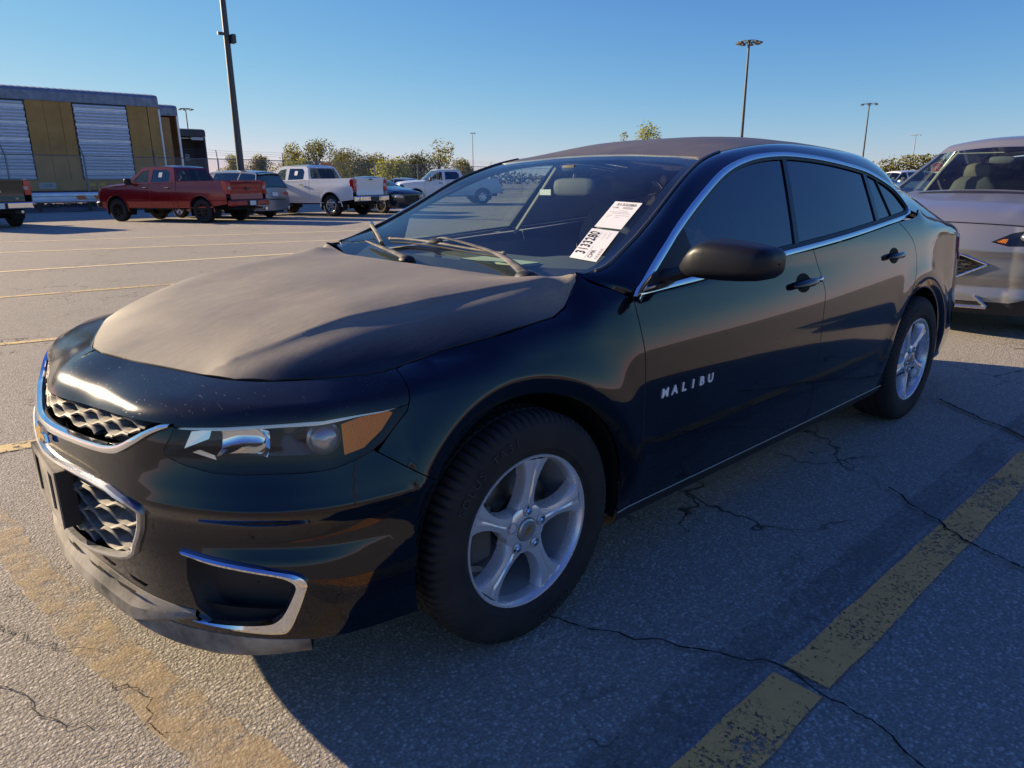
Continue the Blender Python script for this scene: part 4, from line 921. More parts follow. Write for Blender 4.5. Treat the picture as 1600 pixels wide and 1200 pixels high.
# --- driver's door mirror (the passenger one is off)
for sg in (1,):
    mb = MB(); rows = []
    secs = [(.895,1.004,.996,.020),(.91,1.022,.990,.038),(.93,1.046,.985,.060),(.955,1.074,.981,.078),(.98,1.090,.979,.086),(1.01,1.0955,.978,.090),(1.06,1.093,.978,.090),(1.11,1.088,.980,.086),(1.15,1.082,.984,.080),(1.172,1.077,.990,.072),(1.186,1.068,1.000,.058),(1.192,1.054,1.012,.040),(1.193,1.036,1.030,.004)]
    for y, zt_, zb_, hx in secs:
        zc, hz, xc = (zt_+zb_)/2, (zt_-zb_)/2, -.655-.13*(y-.92); row = []
        for t in np.linspace(0, 2*PI, 37)[:-1]:
            c_, s__ = math.cos(t), math.sin(t)
            row.append((xc+hx*math.copysign(abs(c_)**.62, c_)*(.95 if c_ > 0 else .9), y, zc+hz*math.copysign(abs(s__)**.55, s__)))
        rows.append(row)
    rows = np.array(rows)*[1, sg, 1]; mb.grid(rows, MIRM, closev=True, flip=(sg > 0)); mb.add(rows[0], [tuple(range(36))], MIRM)
    mr = mb.build('door_mirror', car, angle=50)
    mb = MB(); mb.tube([(-.62, .835*sg, .968), (-.635, .885*sg, .982), (-.65, .95*sg, 1.000)], [.050, .040, .032], PLAS, 10, flat=.55); mb.build('mirror_arm', mr)
    mb = MB(); mb.box((-.7600, min(.99*sg, 1.145*sg), .990), (-.7565, max(.99*sg, 1.145*sg), 1.070), mat('mirror_glass', (.6, .62, .65), .02, 1)); mb.build('mirror_glass', mr, smooth=False)
# --- interior
mb = MB(); rows = []
for xx, zz in ((-.34, .90), (-.50, .945), (-.75, .965), (-.88, .955), (-.93, .90), (-.93, .60)):
    y = np.linspace(-.74, .74, 17); rows.append(np.stack([np.full(17, xx), y, zz+.03*np.exp(-((y-.38)/.2)**2)*(xx < -.6)], 1))
mb.grid(rows, INT, flip=False); mb.build('dashboard', car)
mb = MB(); mb.box((-.62, -.02, .9645), (-.50, .30, .9750), mat('dash_strip', (.55, .60, .42), .7)); mb.build('dash_strip', car, smooth=False)  # pale green strip on top of the dashboard
mb = MB(); ring_ = [(-1.02+.09*math.sin(t), .38+.185*math.cos(t), .93+.16*math.sin(t)) for t in np.linspace(0, 2*PI, 33)]; mb.tube(ring_, .014, INT, 8, cap=False); mb.ell((-1.0, .38, .93), (.04, .07, .05), INT); mb.build('steering_wheel', car)
for sy2 in (.38, -.38):
    mb = MB()
    mb.ell((-1.45, sy2, .55), (.30, .27, .12), INT, 14, 8, .6); k0 = len(mb.v); mb.ell((0, 0, .33), (.075, .25, .36), INT, 14, 8, .6)
    mb.xf(k0, lambda q: (q[0]-1.72-.30*q[2], q[1]+sy2, .52+q[2]*.93)); mb.ell((-1.99, sy2, 1.245), (.05, .13, .085), INT, 12, 8, .7); mb.build('front_seat', car)
mb = MB(); mb.ell((-2.55, 0, .58), (.30, .68, .12), INT, 14, 8, .5); mb.ell((-2.85, 0, .85), (.10, .66, .32), INT, 14, 8, .5); mb.build('rear_seat', car)
mb = MB(); mb.box((-3.0, -.70, .401), (-.5, .70, .42), INT); mb.build('cabin_floor', car, smooth=False)
for sg in (1, -1):
    mb = MB(); s_ = np.linspace(float(SX(-.5)), float(SX(-2.85)), 20); rows = [Bf(s_, np.full(20, z), -.07)*[1, sg, 1] for z in (.42, .7, .9, .945)]; mb.grid(rows, INT, flip=(sg < 0)); mb.build('door_lining', car)
    if sg > 0: continue
    mb = MB(); P = np.array([(-1.50, yg(-1.5, 1.0)-.05, .98), (-1.60, yg(-1.6, 1.2)-.05, 1.2), (-1.67, yg(-1.67, 1.33)-.04, 1.345)])*[1, sg, 1]; mb.tube(P, .022, INTL, 8, flat=.5); mb.build('pillar_lining', car)
mb = MB(); y = np.linspace(-.54, .54, 11); x = np.linspace(-1.27, -2.8, 12); mb.grid([[ (a, b, float(top(a, b)[0])-.035) for b in y] for a in x], mat('headliner', (.20, .19, .17), .9), flip=False); mb.build('headliner', car)
mb = MB(); mb.ell((-1.13, 0, 1.235), (.025, .125, .040), INT, 14, 8, .5); mb.tube([(-1.12, 0, 1.25), (-1.14, 0, 1.315)], .012, INT, 8); mb.ell((-1.13, 0, 1.315), (.06, .05, .016), INT, 10, 6, .6); mb.build('rear_view_mirror', car)
mb = MB(); mb.box((-1.145, -.235, 1.20), (-1.143, -.165, 1.225), PAPER); mb.build('pale_rectangle', car, smooth=False)  # small white rectangle beside the rear-view mirror
# --- wheels
def spoke_pts(a0):
    prof = [(.030, .034, 0, .000), (.060, .026, 0, -.002), (.095, .021, .02, -.010), (.130, .022, .05, -.016), (.160, .027, .08, -.014), (.185, .036, .10, -.009), (.203, .048, .11, -.006)]
    return prof
def wheel(cx, cy_, sg, ang, name='wheel'):
    # local: axle along y, outer side +y*sg
    def Y(h): return cy_+sg*h
    w = thing_part = bpy.data.objects.new
    mb = MB()
    def add_rev(mb, prof, m, n=64, mod=None):
        P = []
        for i in range(n):
            a = 2*PI*i/n; row = []
            for j, (r, h) in enumerate(prof):
                if mod: r, h = mod(i, j, r, h)
                row.append((cx+r*math.cos(a), Y(h), .333+r*math.sin(a)))
            P.append(row)
        mb.grid(P, m, closeu=True, flip=(sg > 0))
    # tyre (outer face at h=0 near the bead)
    tp = [(.214, -.006), (.222, .001), (.238, .008), (.240, .011), (.244, .011), (.262, .0145), (.290, .0135), (.306, .0085), (.322, .000), (.3315, -.011), (.336, -.028), (.3365, -.050), (.3310, -.052), (.3310, -.060), (.337, -.062), (.3375, -.095), (.332, -.097), (.332, -.105), (.3375, -.107), (.337, -.140), (.331, -.142), (.331, -.150), (.3365, -.152), (.336, -.175), (.326, -.20), (.305, -.212), (.262, -.216), (.222, -.202)]
    def tm(i, j, r, h):
        if j in (8, 9, 10, 11) or j in (22, 23):
            if i % 4 == 0: r -= .0085 if j != 8 else .005; h -= .003 if j < 10 else 0
        if j in (14, 15, 18, 19) and i % 4 == 0: r -= .005
        
        return r, h
    add_rev(mb, tp, RUB, 336, tm); ty = mb.build('wheel', car, angle=35)
    # raised lettering rings
    def letter(txt, mid, size, m=RUBT):
        mbl = MB()
        adv = 0; tot = len(txt)*size*.78
        for i, ch in enumerate(txt):
            if ch == ' ': continue
            V, F = text_geo(ch, size, .0005); a = mid-sg*0+((i+.5)*size*.78-tot/2)/.283*(-1)
            out = []
            for x, y, z in V:
                aa = a-x/.283; r = .283+y
                out.append((cx+(-1)*sg*-r*math.cos(aa) if False else cx-sg*r*math.cos(aa), Y(.0166+z+.0003), .333+r*math.sin(aa)))
            mbl.add(out, F, m)
        return mbl
    letter('SOLUS TA31', math.radians(126), .034).build('tyre_lettering', ty, smooth=False); letter('KUMHO', math.radians(-72), .036).build('tyre_lettering', ty, smooth=False)
    mb = MB(); add_rev(mb, [(.2205, -.004), (.2215, .001), (.2200, .0035), (.2140, .002), (.2105, -.004), (.2070, -.014), (.2040, -.040)], ALLOY, 72)
    add_rev(mb, [(.2040, -.040), (.200, -.075), (.190, -.11), (.188, -.17), (.15, -.172)], BARREL, 48)
    rim = mb.build('rim', ty)
    # spokes
    mb = MB()
    for k in range(5):
        a = math.radians(ang+72*k); rows = []
        secs = [(.034, .040, 0, -.016), (.060, .034, .0, -.015), (.085, .0235, .03, -.013), (.115, .0195, .055, -.011), (.145, .0215, .075, -.009), (.170, .028, .085, -.007), (.190, .038, .090, -.006), (.206, .052, .092, -.006)]
        for r, hw, da, h in secs:
            am_ = a-da*1.0; row = []
            for t, dh in ((-1.18, -.042), (-1.06, -.012), (-.9, -.002), (-.35, .001), (-.2, .0015), (0, -.0025 if r > .07 else 0), (.2, .0015), (.35, .001), (.9, -.002), (1.06, -.012), (1.18, -.042)):
                u = t*hw; row.append((cx-sg*(r*math.cos(am_)-u*math.sin(am_)), Y(h+dh), .333+r*math.sin(am_)+u*math.cos(am_)))
            rows.append(row)
        mb.grid(rows, ALLOY, flip=(sg < 0))
    mb.build('spokes', rim, angle=50)
    mb = MB(); add_rev(mb, [(.074, -.045), (.071, -.018), (.064, -.0135), (.036, -.013), (.034, -.016), (.033, -.030)], ALLOY, 40)
    mb.build('hub', rim)
    mb = MB(); add_rev(mb, [(.033, -.016), (.032, -.009), (.028, -.0065), (.001, -.006)], mat('cap_grey', (.42, .43, .45), .3, .7), 32)
    bt = bowtie(.021, .0075); ca, sa = math.cos(math.radians(38)), math.sin(math.radians(38))
    out = [(cx-sg*(a_*ca-b_*sa), Y(-.0045), .333+a_*sa+b_*ca) for a_, b_ in bt]; mb.add(out, [tuple(range(12))], GOLD); mb.build('centre_cap', rim, angle=20)
    for k in range(5):
        a = math.radians(ang+72*k+0); r = .057; X, Z = cx-sg*r*math.cos(a), .333+r*math.sin(a)
        mb = MB(); P = [[(X+rr*math.cos(t), Y(h), Z+rr*math.sin(t)) for t in np.linspace(0, 2*PI, 17)[:-1]] for rr, h in ((.0165, -.0105), (.0150, -.0095), (.0135, -.014))]
        mb.grid(P, BARREL, closev=True, flip=(sg > 0)); P = [[(X+rr*math.cos(t), Y(h), Z+rr*math.sin(t)) for t in np.linspace(0, 2*PI, 17)[:-1]] for rr, h in ((.0134, -.0138), (.0001, -.0136))]
        mb.grid(P, GAP, closev=True, flip=(sg > 0)); mb.build('nut_pocket', rim)
        if not (k == 2 and cx == 0 and sg == 1):
            mb = MB(); P = [[(X+rr*math.cos(t), Y(h), Z+rr*math.sin(t)) for t in np.linspace(0, 2*PI, 7)[:-1]] for rr, h in ((.0095, -.0137), (.0095, -.006), (.006, -.002), (.001, -.001))]
            mb.grid(P, CHROME, closev=True, flip=(sg > 0)); mb.build('lug_nut', rim, angle=20)
    mb = MB(); add_rev(mb, [(.001, -.075), (.07, -.075), (.072, -.085), (.075, -.092), (.150, -.092), (.151, -.115), (.001, -.116)], DISC, 40); mb.build('brake_disc', ty)
    mb = MB(); mb.box((cx+.085, min(Y(-.13), Y(-.060)), .26), (cx+.165, max(Y(-.13), Y(-.060)), .42), mat('caliper', (.10, .095, .09), .6, .5)); mb.build('brake_caliper', ty, bevel=.01)
    mb = MB(); add_rev(mb, [(.188, -.171), (.001, -.171)], WELL, 24); mb.build('wheel_back', ty)
    return ty
for cx, ang in ((0, 14), (-2.829, 50)):
    for sg in (1, -1): wheel(cx, .898*sg, sg, ang if sg > 0 else ang+20)

# ================================================================ other vehicles
def lerp(a, b, t): return a+(b-a)*t
class Hull:
    """closed body surface: u 0..5 runs front centre -> front corner -> side -> rear corner -> rear centre"""
    def __init__(s, xf, xr, w, rf=.25, rr=.15, bf=.06, br=.02): s.xf, s.xr, s.w, s.rf, s.rr, s.bf, s.br = xf, xr, w, rf, rr, bf, br
    def P(s, u, z):
        u = np.asarray(u, float); z = np.asarray(z, float); u, z = np.broadcast_arrays(u, z)
        sgn = np.where(u < 0, -1, 1); u = np.abs(u); xf, xr, w = s.xf(z), s.xr(z), s.w(z); x = np.zeros_like(u); y = np.zeros_like(u)
        m = u <= 1; t = np.clip(u, 0, 1); yc = w-s.rf; x = np.where(m, xf-s.bf*(t**2), x); y = np.where(m, yc*t, y)
        m = (u > 1) & (u <= 2); a = np.clip(u-1, 0, 1)*PI/2; x = np.where(m, xf-s.bf-s.rf*(1-np.cos(a)), x); y = np.where(m, yc+s.rf*np.sin(a), y)
        m = (u > 2) & (u <= 3); t = np.clip(u-2, 0, 1); x0 = xf-s.bf-s.rf; x1 = xr+s.br+s.rr; x = np.where(m, lerp(x0, x1, t), x); y = np.where(m, w, y)
        m = (u > 3) & (u <= 4); a = np.clip(u-3, 0, 1)*PI/2; x = np.where(m, x1-s.rr*np.sin(a), x); y = np.where(m, w-s.rr*(1-np.cos(a)), y)
        m = u > 4; t = np.clip(u-4, 0, 1); x = np.where(m, xr+s.br*(1-t**2) if False else xr+s.br*(1-t)**2*0+s.br*(1-t), x); y = np.where(m, (w-s.rr)*(1-t), y)
        return np.stack([x, y*sgn, z], -1)
    def side(s, x, z, off=0.0):
        """side point by x (metres)"""
        x = np.asarray(x, float); z = np.asarray(z, float); x, z = np.broadcast_arrays(x, z)
        xf, xr, w = s.xf(z), s.xr(z), s.w(z); x0 = xf-s.bf-s.rf; x1 = xr+s.br+s.rr
        c = np.clip((x-x0)/s.rf, 0, .999); y = w-s.rf*(1-np.sqrt(1-c*c)); c = np.clip((x1-x)/s.rr, 0, .999); y = y-s.rr*(1-np.sqrt(1-c*c))
        return np.stack([x, y+off, z], 1)
    def end(s, y, z, front=True, off=0.0):
        y = np.asarray(y, float); z = np.asarray(z, float); xf, xr, w = s.xf(z), s.xr(z), s.w(z)
        if front:
            yc = w-s.rf; t = np.abs(y)/yc; c = np.clip((np.abs(y)-yc)/s.rf, 0, .999)
            x = xf-s.bf*np.minimum(t, 1)**2-s.rf*(1-np.sqrt(1-c*c))+off
        else:
            yc = w-s.rr; t = np.abs(y)/yc; c = np.clip((np.abs(y)-yc)/s.rr, 0, .999)
            x = xr+s.br*np.minimum(t, 1)**2+s.rr*(1-np.sqrt(1-c*c))-off
        return np.stack([x, y, z], 1)
def paintm(name, col, metal=.3, rough=.28, dust=None, amt=.3):
    m = mat(name, col, rough, metal, coat=.7, croug=.06)
    if dust:
        N, L = nodes(m); t = tex(m, 'Noise', 5, 6, .7, coord='Object'); f = ramp(m, t.outputs['Fac'], [(.35, g3(0)), (.75, g3(amt))])
        L.new(mixc(m, f, tuple(col), dust), N['Principled BSDF'].inputs['Base Color'])
    return m
def pan(parent, name, poly, F, m, out=1, h=.12, holes=(), gap=.004, thick=.02, sides=(1, -1), lines=(), fl=True):
    os_ = []
    for sg in sides:
        mb = MB(); panel(mb, poly, F, m, holes=holes, h=h, gap=gap, thick=thick, sgn=sg, out=out, lines=lines, flange=fl); os_.append(mb.build(name, parent))
    return os_
def archp(cx, zc, r, z0, a=None, n=14, sq=1.0):
    a0 = math.degrees(math.asin(max(-1, (z0-zc)/r))); t = np.radians(np.linspace(180-a0, a0, n)); return [(cx+r*math.cos(q), zc+r*math.sin(q)) for q in t]
def simple_wheel(parent, cx, y, r, w, sg, rimm, rr=.62, spokes=6, nm='wheel', sw=.10):
    mb = MB(); Y = lambda h: y+sg*h; n = 40
    def rv(mb, pr, m, n=n): mb.grid([[(cx+q*math.cos(2*PI*i/n), Y(h), r+q*math.sin(2*PI*i/n)) for q, h in pr] for i in range(n)], m, closeu=True, flip=(sg > 0))
    rv(mb, [(r*rr, -.012), (r*(rr+.05), .004), (r*.85, .008), (r*.95, -.006), (r*.995, -.03), (r, -w*.5), (r*.99, -w*.9), (r*.9, -w), (r*.5, -w*.95)], RUB)
    t = mb.build(nm, parent)
    mb = MB(); rv(mb, [(r*rr, -.006), (r*(rr-.03), .002), (r*(rr-.07), -.01), (r*(rr-.09), -.05), (r*(rr-.10), -.13), (.02, -.14)], rimm)
    rb = mb.build('rim', t)
    mb = MB()
    for k in range(spokes):
        a = 2*PI*k/spokes+.3; rows = []
        for q, hw in ((r*.10, sw*.40), (r*.28, sw*.30), (r*(rr-.07), sw*.5)):
            rows.append([(cx+q*math.cos(a)-u*math.sin(a), Y(h), r+q*math.sin(a)+u*math.cos(a)) for u, h in ((-hw*1.1, -.05), (-hw, -.018), (hw, -.018), (hw*1.1, -.05))])
        mb.grid(rows, rimm, flip=(sg < 0))
    rv(mb, [(r*.20, -.04), (r*.18, -.012), (.001, -.010)], rimm, 16); mb.build('spokes', rb)
    mb = MB(); rv(mb, [(r*(rr-.10), -.135), (.001, -.135)], GAP, 16); mb.build('wheel_back', t)
    return t
def liner(parent, cs, zc, r, w, y0):
    for cx in cs:
        for sg in (1, -1):
            mb = MB(); a = np.radians(np.linspace(-20, 200, 18)); mb.grid([np.stack([cx+q*np.cos(a), np.full(18, yy), zc+q*np.sin(a)], 1)*[1, sg, 1] for q, yy in ((r-.005, y0-.01), (r, y0-.35), (.02, y0-.35))], WELL, flip=(sg < 0)); mb.build('wheel_liner', parent)
def place(t, x, y, rz): t.location = (x, y, 0); t.rotation_euler = (0, 0, rz); return t
LAMPW = mat('lamp_glass', (.35, .37, .40), .12, .3, coat=.8)
def pickup(name, label, pm, chrome_bumper=True, rimm=None, plate=True, spokes=6, front='a', text=None, tinted=True, tag_paper=True, badge=None, grey_gate=False):
    t = thing(name, label, 'pickup truck', group=None)
    W = Pch([.35,.55,.80,1.0,1.22,1.40,1.9], [.955,.985,1.02,1.015,.985,.965,.90])
    H = Hull(lambda z: .93+.03*np.clip((z-.5)/.3, 0, 1)-.10*np.clip((z-1.0)/.3, 0, 1)**2, lambda z: np.full_like(np.asarray(z, float), -4.86), W, .22, .05, .05, .0)
    S_ = H.side; wl = 3.75; R = .395
    # panels
    pan(t, 'front_fender', [(-.52,.48)] + [(q[0], q[1]) for q in archp(0,.40,.50,.46)] + [(.66,.46),(.72,.70),(.72,1.14),(.1,1.21),(-.52,1.255)], S_, pm, out=-1)
    pan(t, 'front_door', [(-.525,.48),(-.525,1.255),(-1.58,1.285),(-1.58,.48)], S_, pm, out=-1)
    pan(t, 'rear_door', [(-1.585,.48),(-1.585,1.285),(-2.56,1.31),(-2.56,.48)], S_, pm, out=-1)
    pan(t, 'cab_side', [(-2.565,.48),(-2.565,1.31),(-2.74,1.315),(-2.74,.48)], S_, pm, out=-1)
    pan(t, 'bed_side', [(-2.755,.48),(-2.755,1.355),(-4.845,1.39),(-4.845,.62),(-4.35,.56)] + archp(-wl,.41,.50,.50)[::-1] + [(-3.2,.48)], S_, pm, out=-1)
    F_ = lambda y, z: H.end(y, z, True)
    hz = lambda x: np.interp(x, [-.62,-.3,.3,.75,.90], [1.31,1.31,1.275,1.22,1.13])
    mb = MB(); rows = []
    for x in np.linspace(-.60, .88, 14):
        y = np.linspace(-1, 1, 17); ww = float(S_(np.array([min(x, .72)]), np.array([1.16]))[0, 1])*(1 if x < .6 else 1-.12*((x-.6)/.28)**2)
        e = float(np.interp(x, [-.6,.1,.72,.88], [1.258,1.21,1.14,1.08])); rows.append([(x, yy*ww, e+(hz(x)-e)*(1-abs(yy)**4)+.02*math.exp(-((abs(yy)-.55)/.1)**2)) for yy in y])
    mb.grid(rows, pm, flip=False); mb.build('hood', t)
    pan(t, 'front_fascia', [(-.99,.46),(.99,.46),(.99,1.12),(-.99,1.12)], F_, pm, sides=(1,), holes=[[(-.80,.75),(.80,.75),(.78,1.06),(-.78,1.06)]])
    mb = MB(); mb.box((.80,-.82,.72), (.84,.82,1.07), GAP)
    for k in range(5): mb.box((.845,-.66,.79+.055*k), (.885,.66,.81+.055*k), PLAS)
    mb.build('grille', t)
    for sg in (1, -1):
        mb = MB(); y0, y1 = sorted((.68*sg, .90*sg)); mb.box((.76, y0, .80), (.905 if True else 0, y1, 1.06), LAMPW); mb.build('headlight', t, bevel=.02)
    mb = MB(); mb.box((.72,-.95,.47), (.99,.95,.70), CHROME if chrome_bumper else PLAS); mb.build('front_bumper', t, bevel=.05)
    # cab
    gw = lambda z: .965-.36*(np.asarray(z, float)-1.29)-.10*(np.clip(np.asarray(z, float)-1.29, 0, None))**2
    def C_(x, z, off=0.0): x, z = np.broadcast_arrays(np.asarray(x, float), np.asarray(z, float)); return np.stack([x, gw(z)+off, z], 1)
    fw_ = [(-.78,1.325),(-1.20,1.70),(-1.50,1.745),(-1.535,1.325)]; rw_ = [(-1.66,1.33),(-1.66,1.75),(-2.32,1.74),(-2.44,1.62),(-2.44,1.35)]
    pan(t, 'cab_frame', [(-.50,1.262),(-.62,1.33),(-1.15,1.80),(-1.30,1.845),(-2.45,1.83),(-2.56,1.76),(-2.72,1.322)], C_, pm, out=-1, holes=[fw_, rw_], gap=0, h=.1)
    for q in (fw_, rw_): pan(t, 'side_window', q, lambda x, z: C_(x, z, -.012), CLEAR if not tinted or q is fw_ else TINT, out=-1, gap=0, h=.3)
    rows = []; mb = MB()
    prof = [(-.60,1.33),(-.62,1.345)]
    ysp = np.linspace(-1, 1, 15)
    def row(x, z, cr, wz=None): w_ = float(gw(wz if wz else z)); return [(x+ (.10*(1-yy*yy) if x > -1.3 else 0), yy*w_, z+cr*(1-yy*yy)) for yy in ysp]
    mb.grid([row(-.60,1.318,.0), row(-1.15,1.79,.02)], WSG, flip=True); mb.build('windshield', t)
    mb = MB(); mb.grid([row(-1.12,1.795,.02), row(-1.20,1.825,.03), row(-1.32,1.848,.035), row(-1.9,1.862,.04), row(-2.40,1.850,.035), row(-2.53,1.80,.02)], pm, flip=True); mb.build('roof', t)
    mb = MB(); w0 = float(gw(1.36))-.10; w1 = float(gw(1.78))-.08; mb.add([(-2.715,-w0,1.38),(-2.715,w0,1.38),(-2.565,w1,1.77),(-2.565,-w1,1.77)], [(0,3,2,1)], CLEAR); mb.build('rear_window', t, smooth=False)
    mb = MB(); 
    for (a, b, c, d) in (((-2.735,-gw(1.3),1.30),(-2.735,gw(1.3),1.30),(-2.71,gw(1.375),1.375),(-2.71,-gw(1.375),1.375)), ((-2.57,-gw(1.765),1.765),(-2.57,gw(1.765),1.765),(-2.535,gw(1.83),1.82),(-2.535,-gw(1.83),1.82))): mb.add([a, b, c, d], [(0, 3, 2, 1)], pm)
    for sg in (1, -1): mb.add([(-2.725,sg*w0,1.36),(-2.725,sg*float(gw(1.36)),1.36),(-2.555,sg*float(gw(1.79)),1.79),(-2.565,sg*w1,1.77)], [(0,3,2,1)] if sg > 0 else [(0,1,2,3)], pm)
    mb.build('cab_back', t, smooth=False)
    mb = MB(); mb.box((-2.74,-.97,.48), (-2.72,.97,1.31), pm); mb.build('cab_back_wall', t, smooth=False)
    # bed
    mb = MB(); mb.box((-4.83,-.80,.80), (-2.77,.80,.84), GAP); 
    for sg in (1, -1): y0, y1 = sorted((.80*sg, .955*sg)); mb.box((-4.835, y0, 1.0), (-2.765, y1, 1.365), pm)
    mb.box((-2.80,-.79,.85), (-2.765,.79,1.36), pm); mb.build('bed', t, smooth=False)
    # tailgate
    mb = MB(); panel(mb, [(-.80,.74),(.80,.74),(.80,1.395),(-.80,1.395)], lambda y, z: np.stack([-4.872-.018*np.exp(-((z-1.33)/.05)**2)+.014*np.exp(-((z-1.0)/.16)**4)+0*y, y, z], 1), pm, h=.06, gap=.006, thick=.05, out=-1); tg_ = mb.build('tailgate', t)
    mb = MB(); mb.box((-4.905,-.09,1.315), (-4.885,.09,1.355), PLAS); mb.build('tailgate_handle', tg_, smooth=False)
    if text:
        for txt, z, sz, yo, mm in text:
            V, F = text_geo(txt, sz, .004); mb = MB(); mb.add([(-4.895-q[2], -q[0]+yo, z+q[1]) for q in V], F, mm); mb.build('tailgate_lettering', tg_, smooth=False)
    if badge:
        bt = bowtie(.13, .045); mb = MB(); mb.add([(-4.888, -a, 1.10+b) for a, b in bt]+[(-4.875, -a, 1.10+b) for a, b in bt], [tuple(range(12))]+[(i, (i+1) % 12, 12+(i+1) % 12, 12+i) for i in range(12)], badge); mb.build('tailgate_badge', tg_, smooth=False)
    for sg in (1, -1):
        mb = MB(); y0, y1 = sorted((.815*sg, 1.005*sg)); mb.box((-4.885, y0, .93), (-4.70, y1, 1.34), RED)
        y0, y1 = sorted((.80*sg, .93*sg)); mb.box((-4.892, y0, 1.08), (-4.80, y1, 1.19), mat('clear_red_lens', (.45, .30, .30), .1, 0, coat=.5)); mb.build('tail_light', t, bevel=.015)
    bm = CHROME if chrome_bumper else pm
    mb = MB(); mb.prism([(-4.86,-1.0),(-5.02,-.94),(-5.06,-.55),(-5.06,.55),(-5.02,.94),(-4.86,1.0)], .55, .74, bm); mb.build('rear_bumper', t, bevel=.03)
    mb = MB(); mb.prism([(-4.87,-.98),(-5.0,-.92),(-5.03,-.5),(-5.03,.5),(-5.0,.92),(-4.87,.98)], .741, .765, PLAS); mb.box((-5.075,-.24,.56), (-5.0635,.24,.72), PLAS); mb.build('bumper_step', t, smooth=False)
    if plate: mb = MB(); mb.box((-5.084,-.15,.565), (-5.0765,.15,.715), PLATE); 
    if plate:
        V, F = text_geo('7TX 4082' if False else '', .05) if False else ([], [])
        mb.build('licence_plate', t, smooth=False)
    mb = MB(); mb.box((-4.7,-.55,.42), (.6,.55,.60), WELL); mb.box((-2.7,-.93,.44), (-.45,.93,.478), PLAS); mb.tube([(-4.2,-.5,.45),(-5.0,-.62,.46)], .045, SATIN, 8); mb.build('chassis', t)
    mb = MB(); mb.box((-2.2,-.85,.6), (-.75,.85,.95), INT)
    for sg in (.42, -.42): mb.ell((-1.75, sg, 1.15), (.10, .24, .32), INT, 10, 6, .6); mb.ell((-1.80, sg, 1.53), (.05, .12, .08), INT, 8, 6, .7)
    mb.ell((-2.50, 0, 1.10), (.10, .70, .30), INT, 10, 6, .5); mb.box((-.85,-.85,1.0), (-.60,.85,1.28), INT); mb.build('interior', t)
    for sg in (1, -1):
        mb = MB(); mb.ell((-.80, 1.13*sg, 1.36), (.06, .13, .11), PLAS, 12, 8, .55); mb.tube([(-.74, .95*sg, 1.30), (-.78, 1.05*sg, 1.33)], .03, PLAS, 6); mb.build('door_mirror', t)
        for hx in (-1.38, -2.38): mb = MB(); P = S_(np.array([hx-.10, hx+.10]), np.array([1.155, 1.15]), .03)*[1, sg, 1]; mb.tube(P, .018, PLAS if not chrome_bumper or name != 'x' else CHROME, 6); mb.build('door_handle', t)
        for cx in (0, -wl):
            mb = MB(); a = np.radians(np.linspace(-5, 185, 24)); g = [S_(cx+r_*np.cos(a), .40+r_*np.sin(a)*1.0, o)*[1, sg, 1] for r_, o in ((.53, .0), (.525, .022), (.50, .024), (.485, .0))]; mb.grid(g, pm, flip=(sg > 0)); mb.build('arch_flare', t)
            simple_wheel(t, cx, .99*sg, R, .26, sg, rimm or ALLOY, .60, spokes)
    liner(t, (0, -wl), .40, .505, .3, .98)
    if tag_paper:
        mb = MB(); P = C_(np.array([-1.95,-2.10,-2.10,-1.95]), np.array([1.50,1.50,1.66,1.66]), .002); mb.add(P, [(0, 3, 2, 1)], PAPER); mb.build('window_tag', t, smooth=False)
    return t
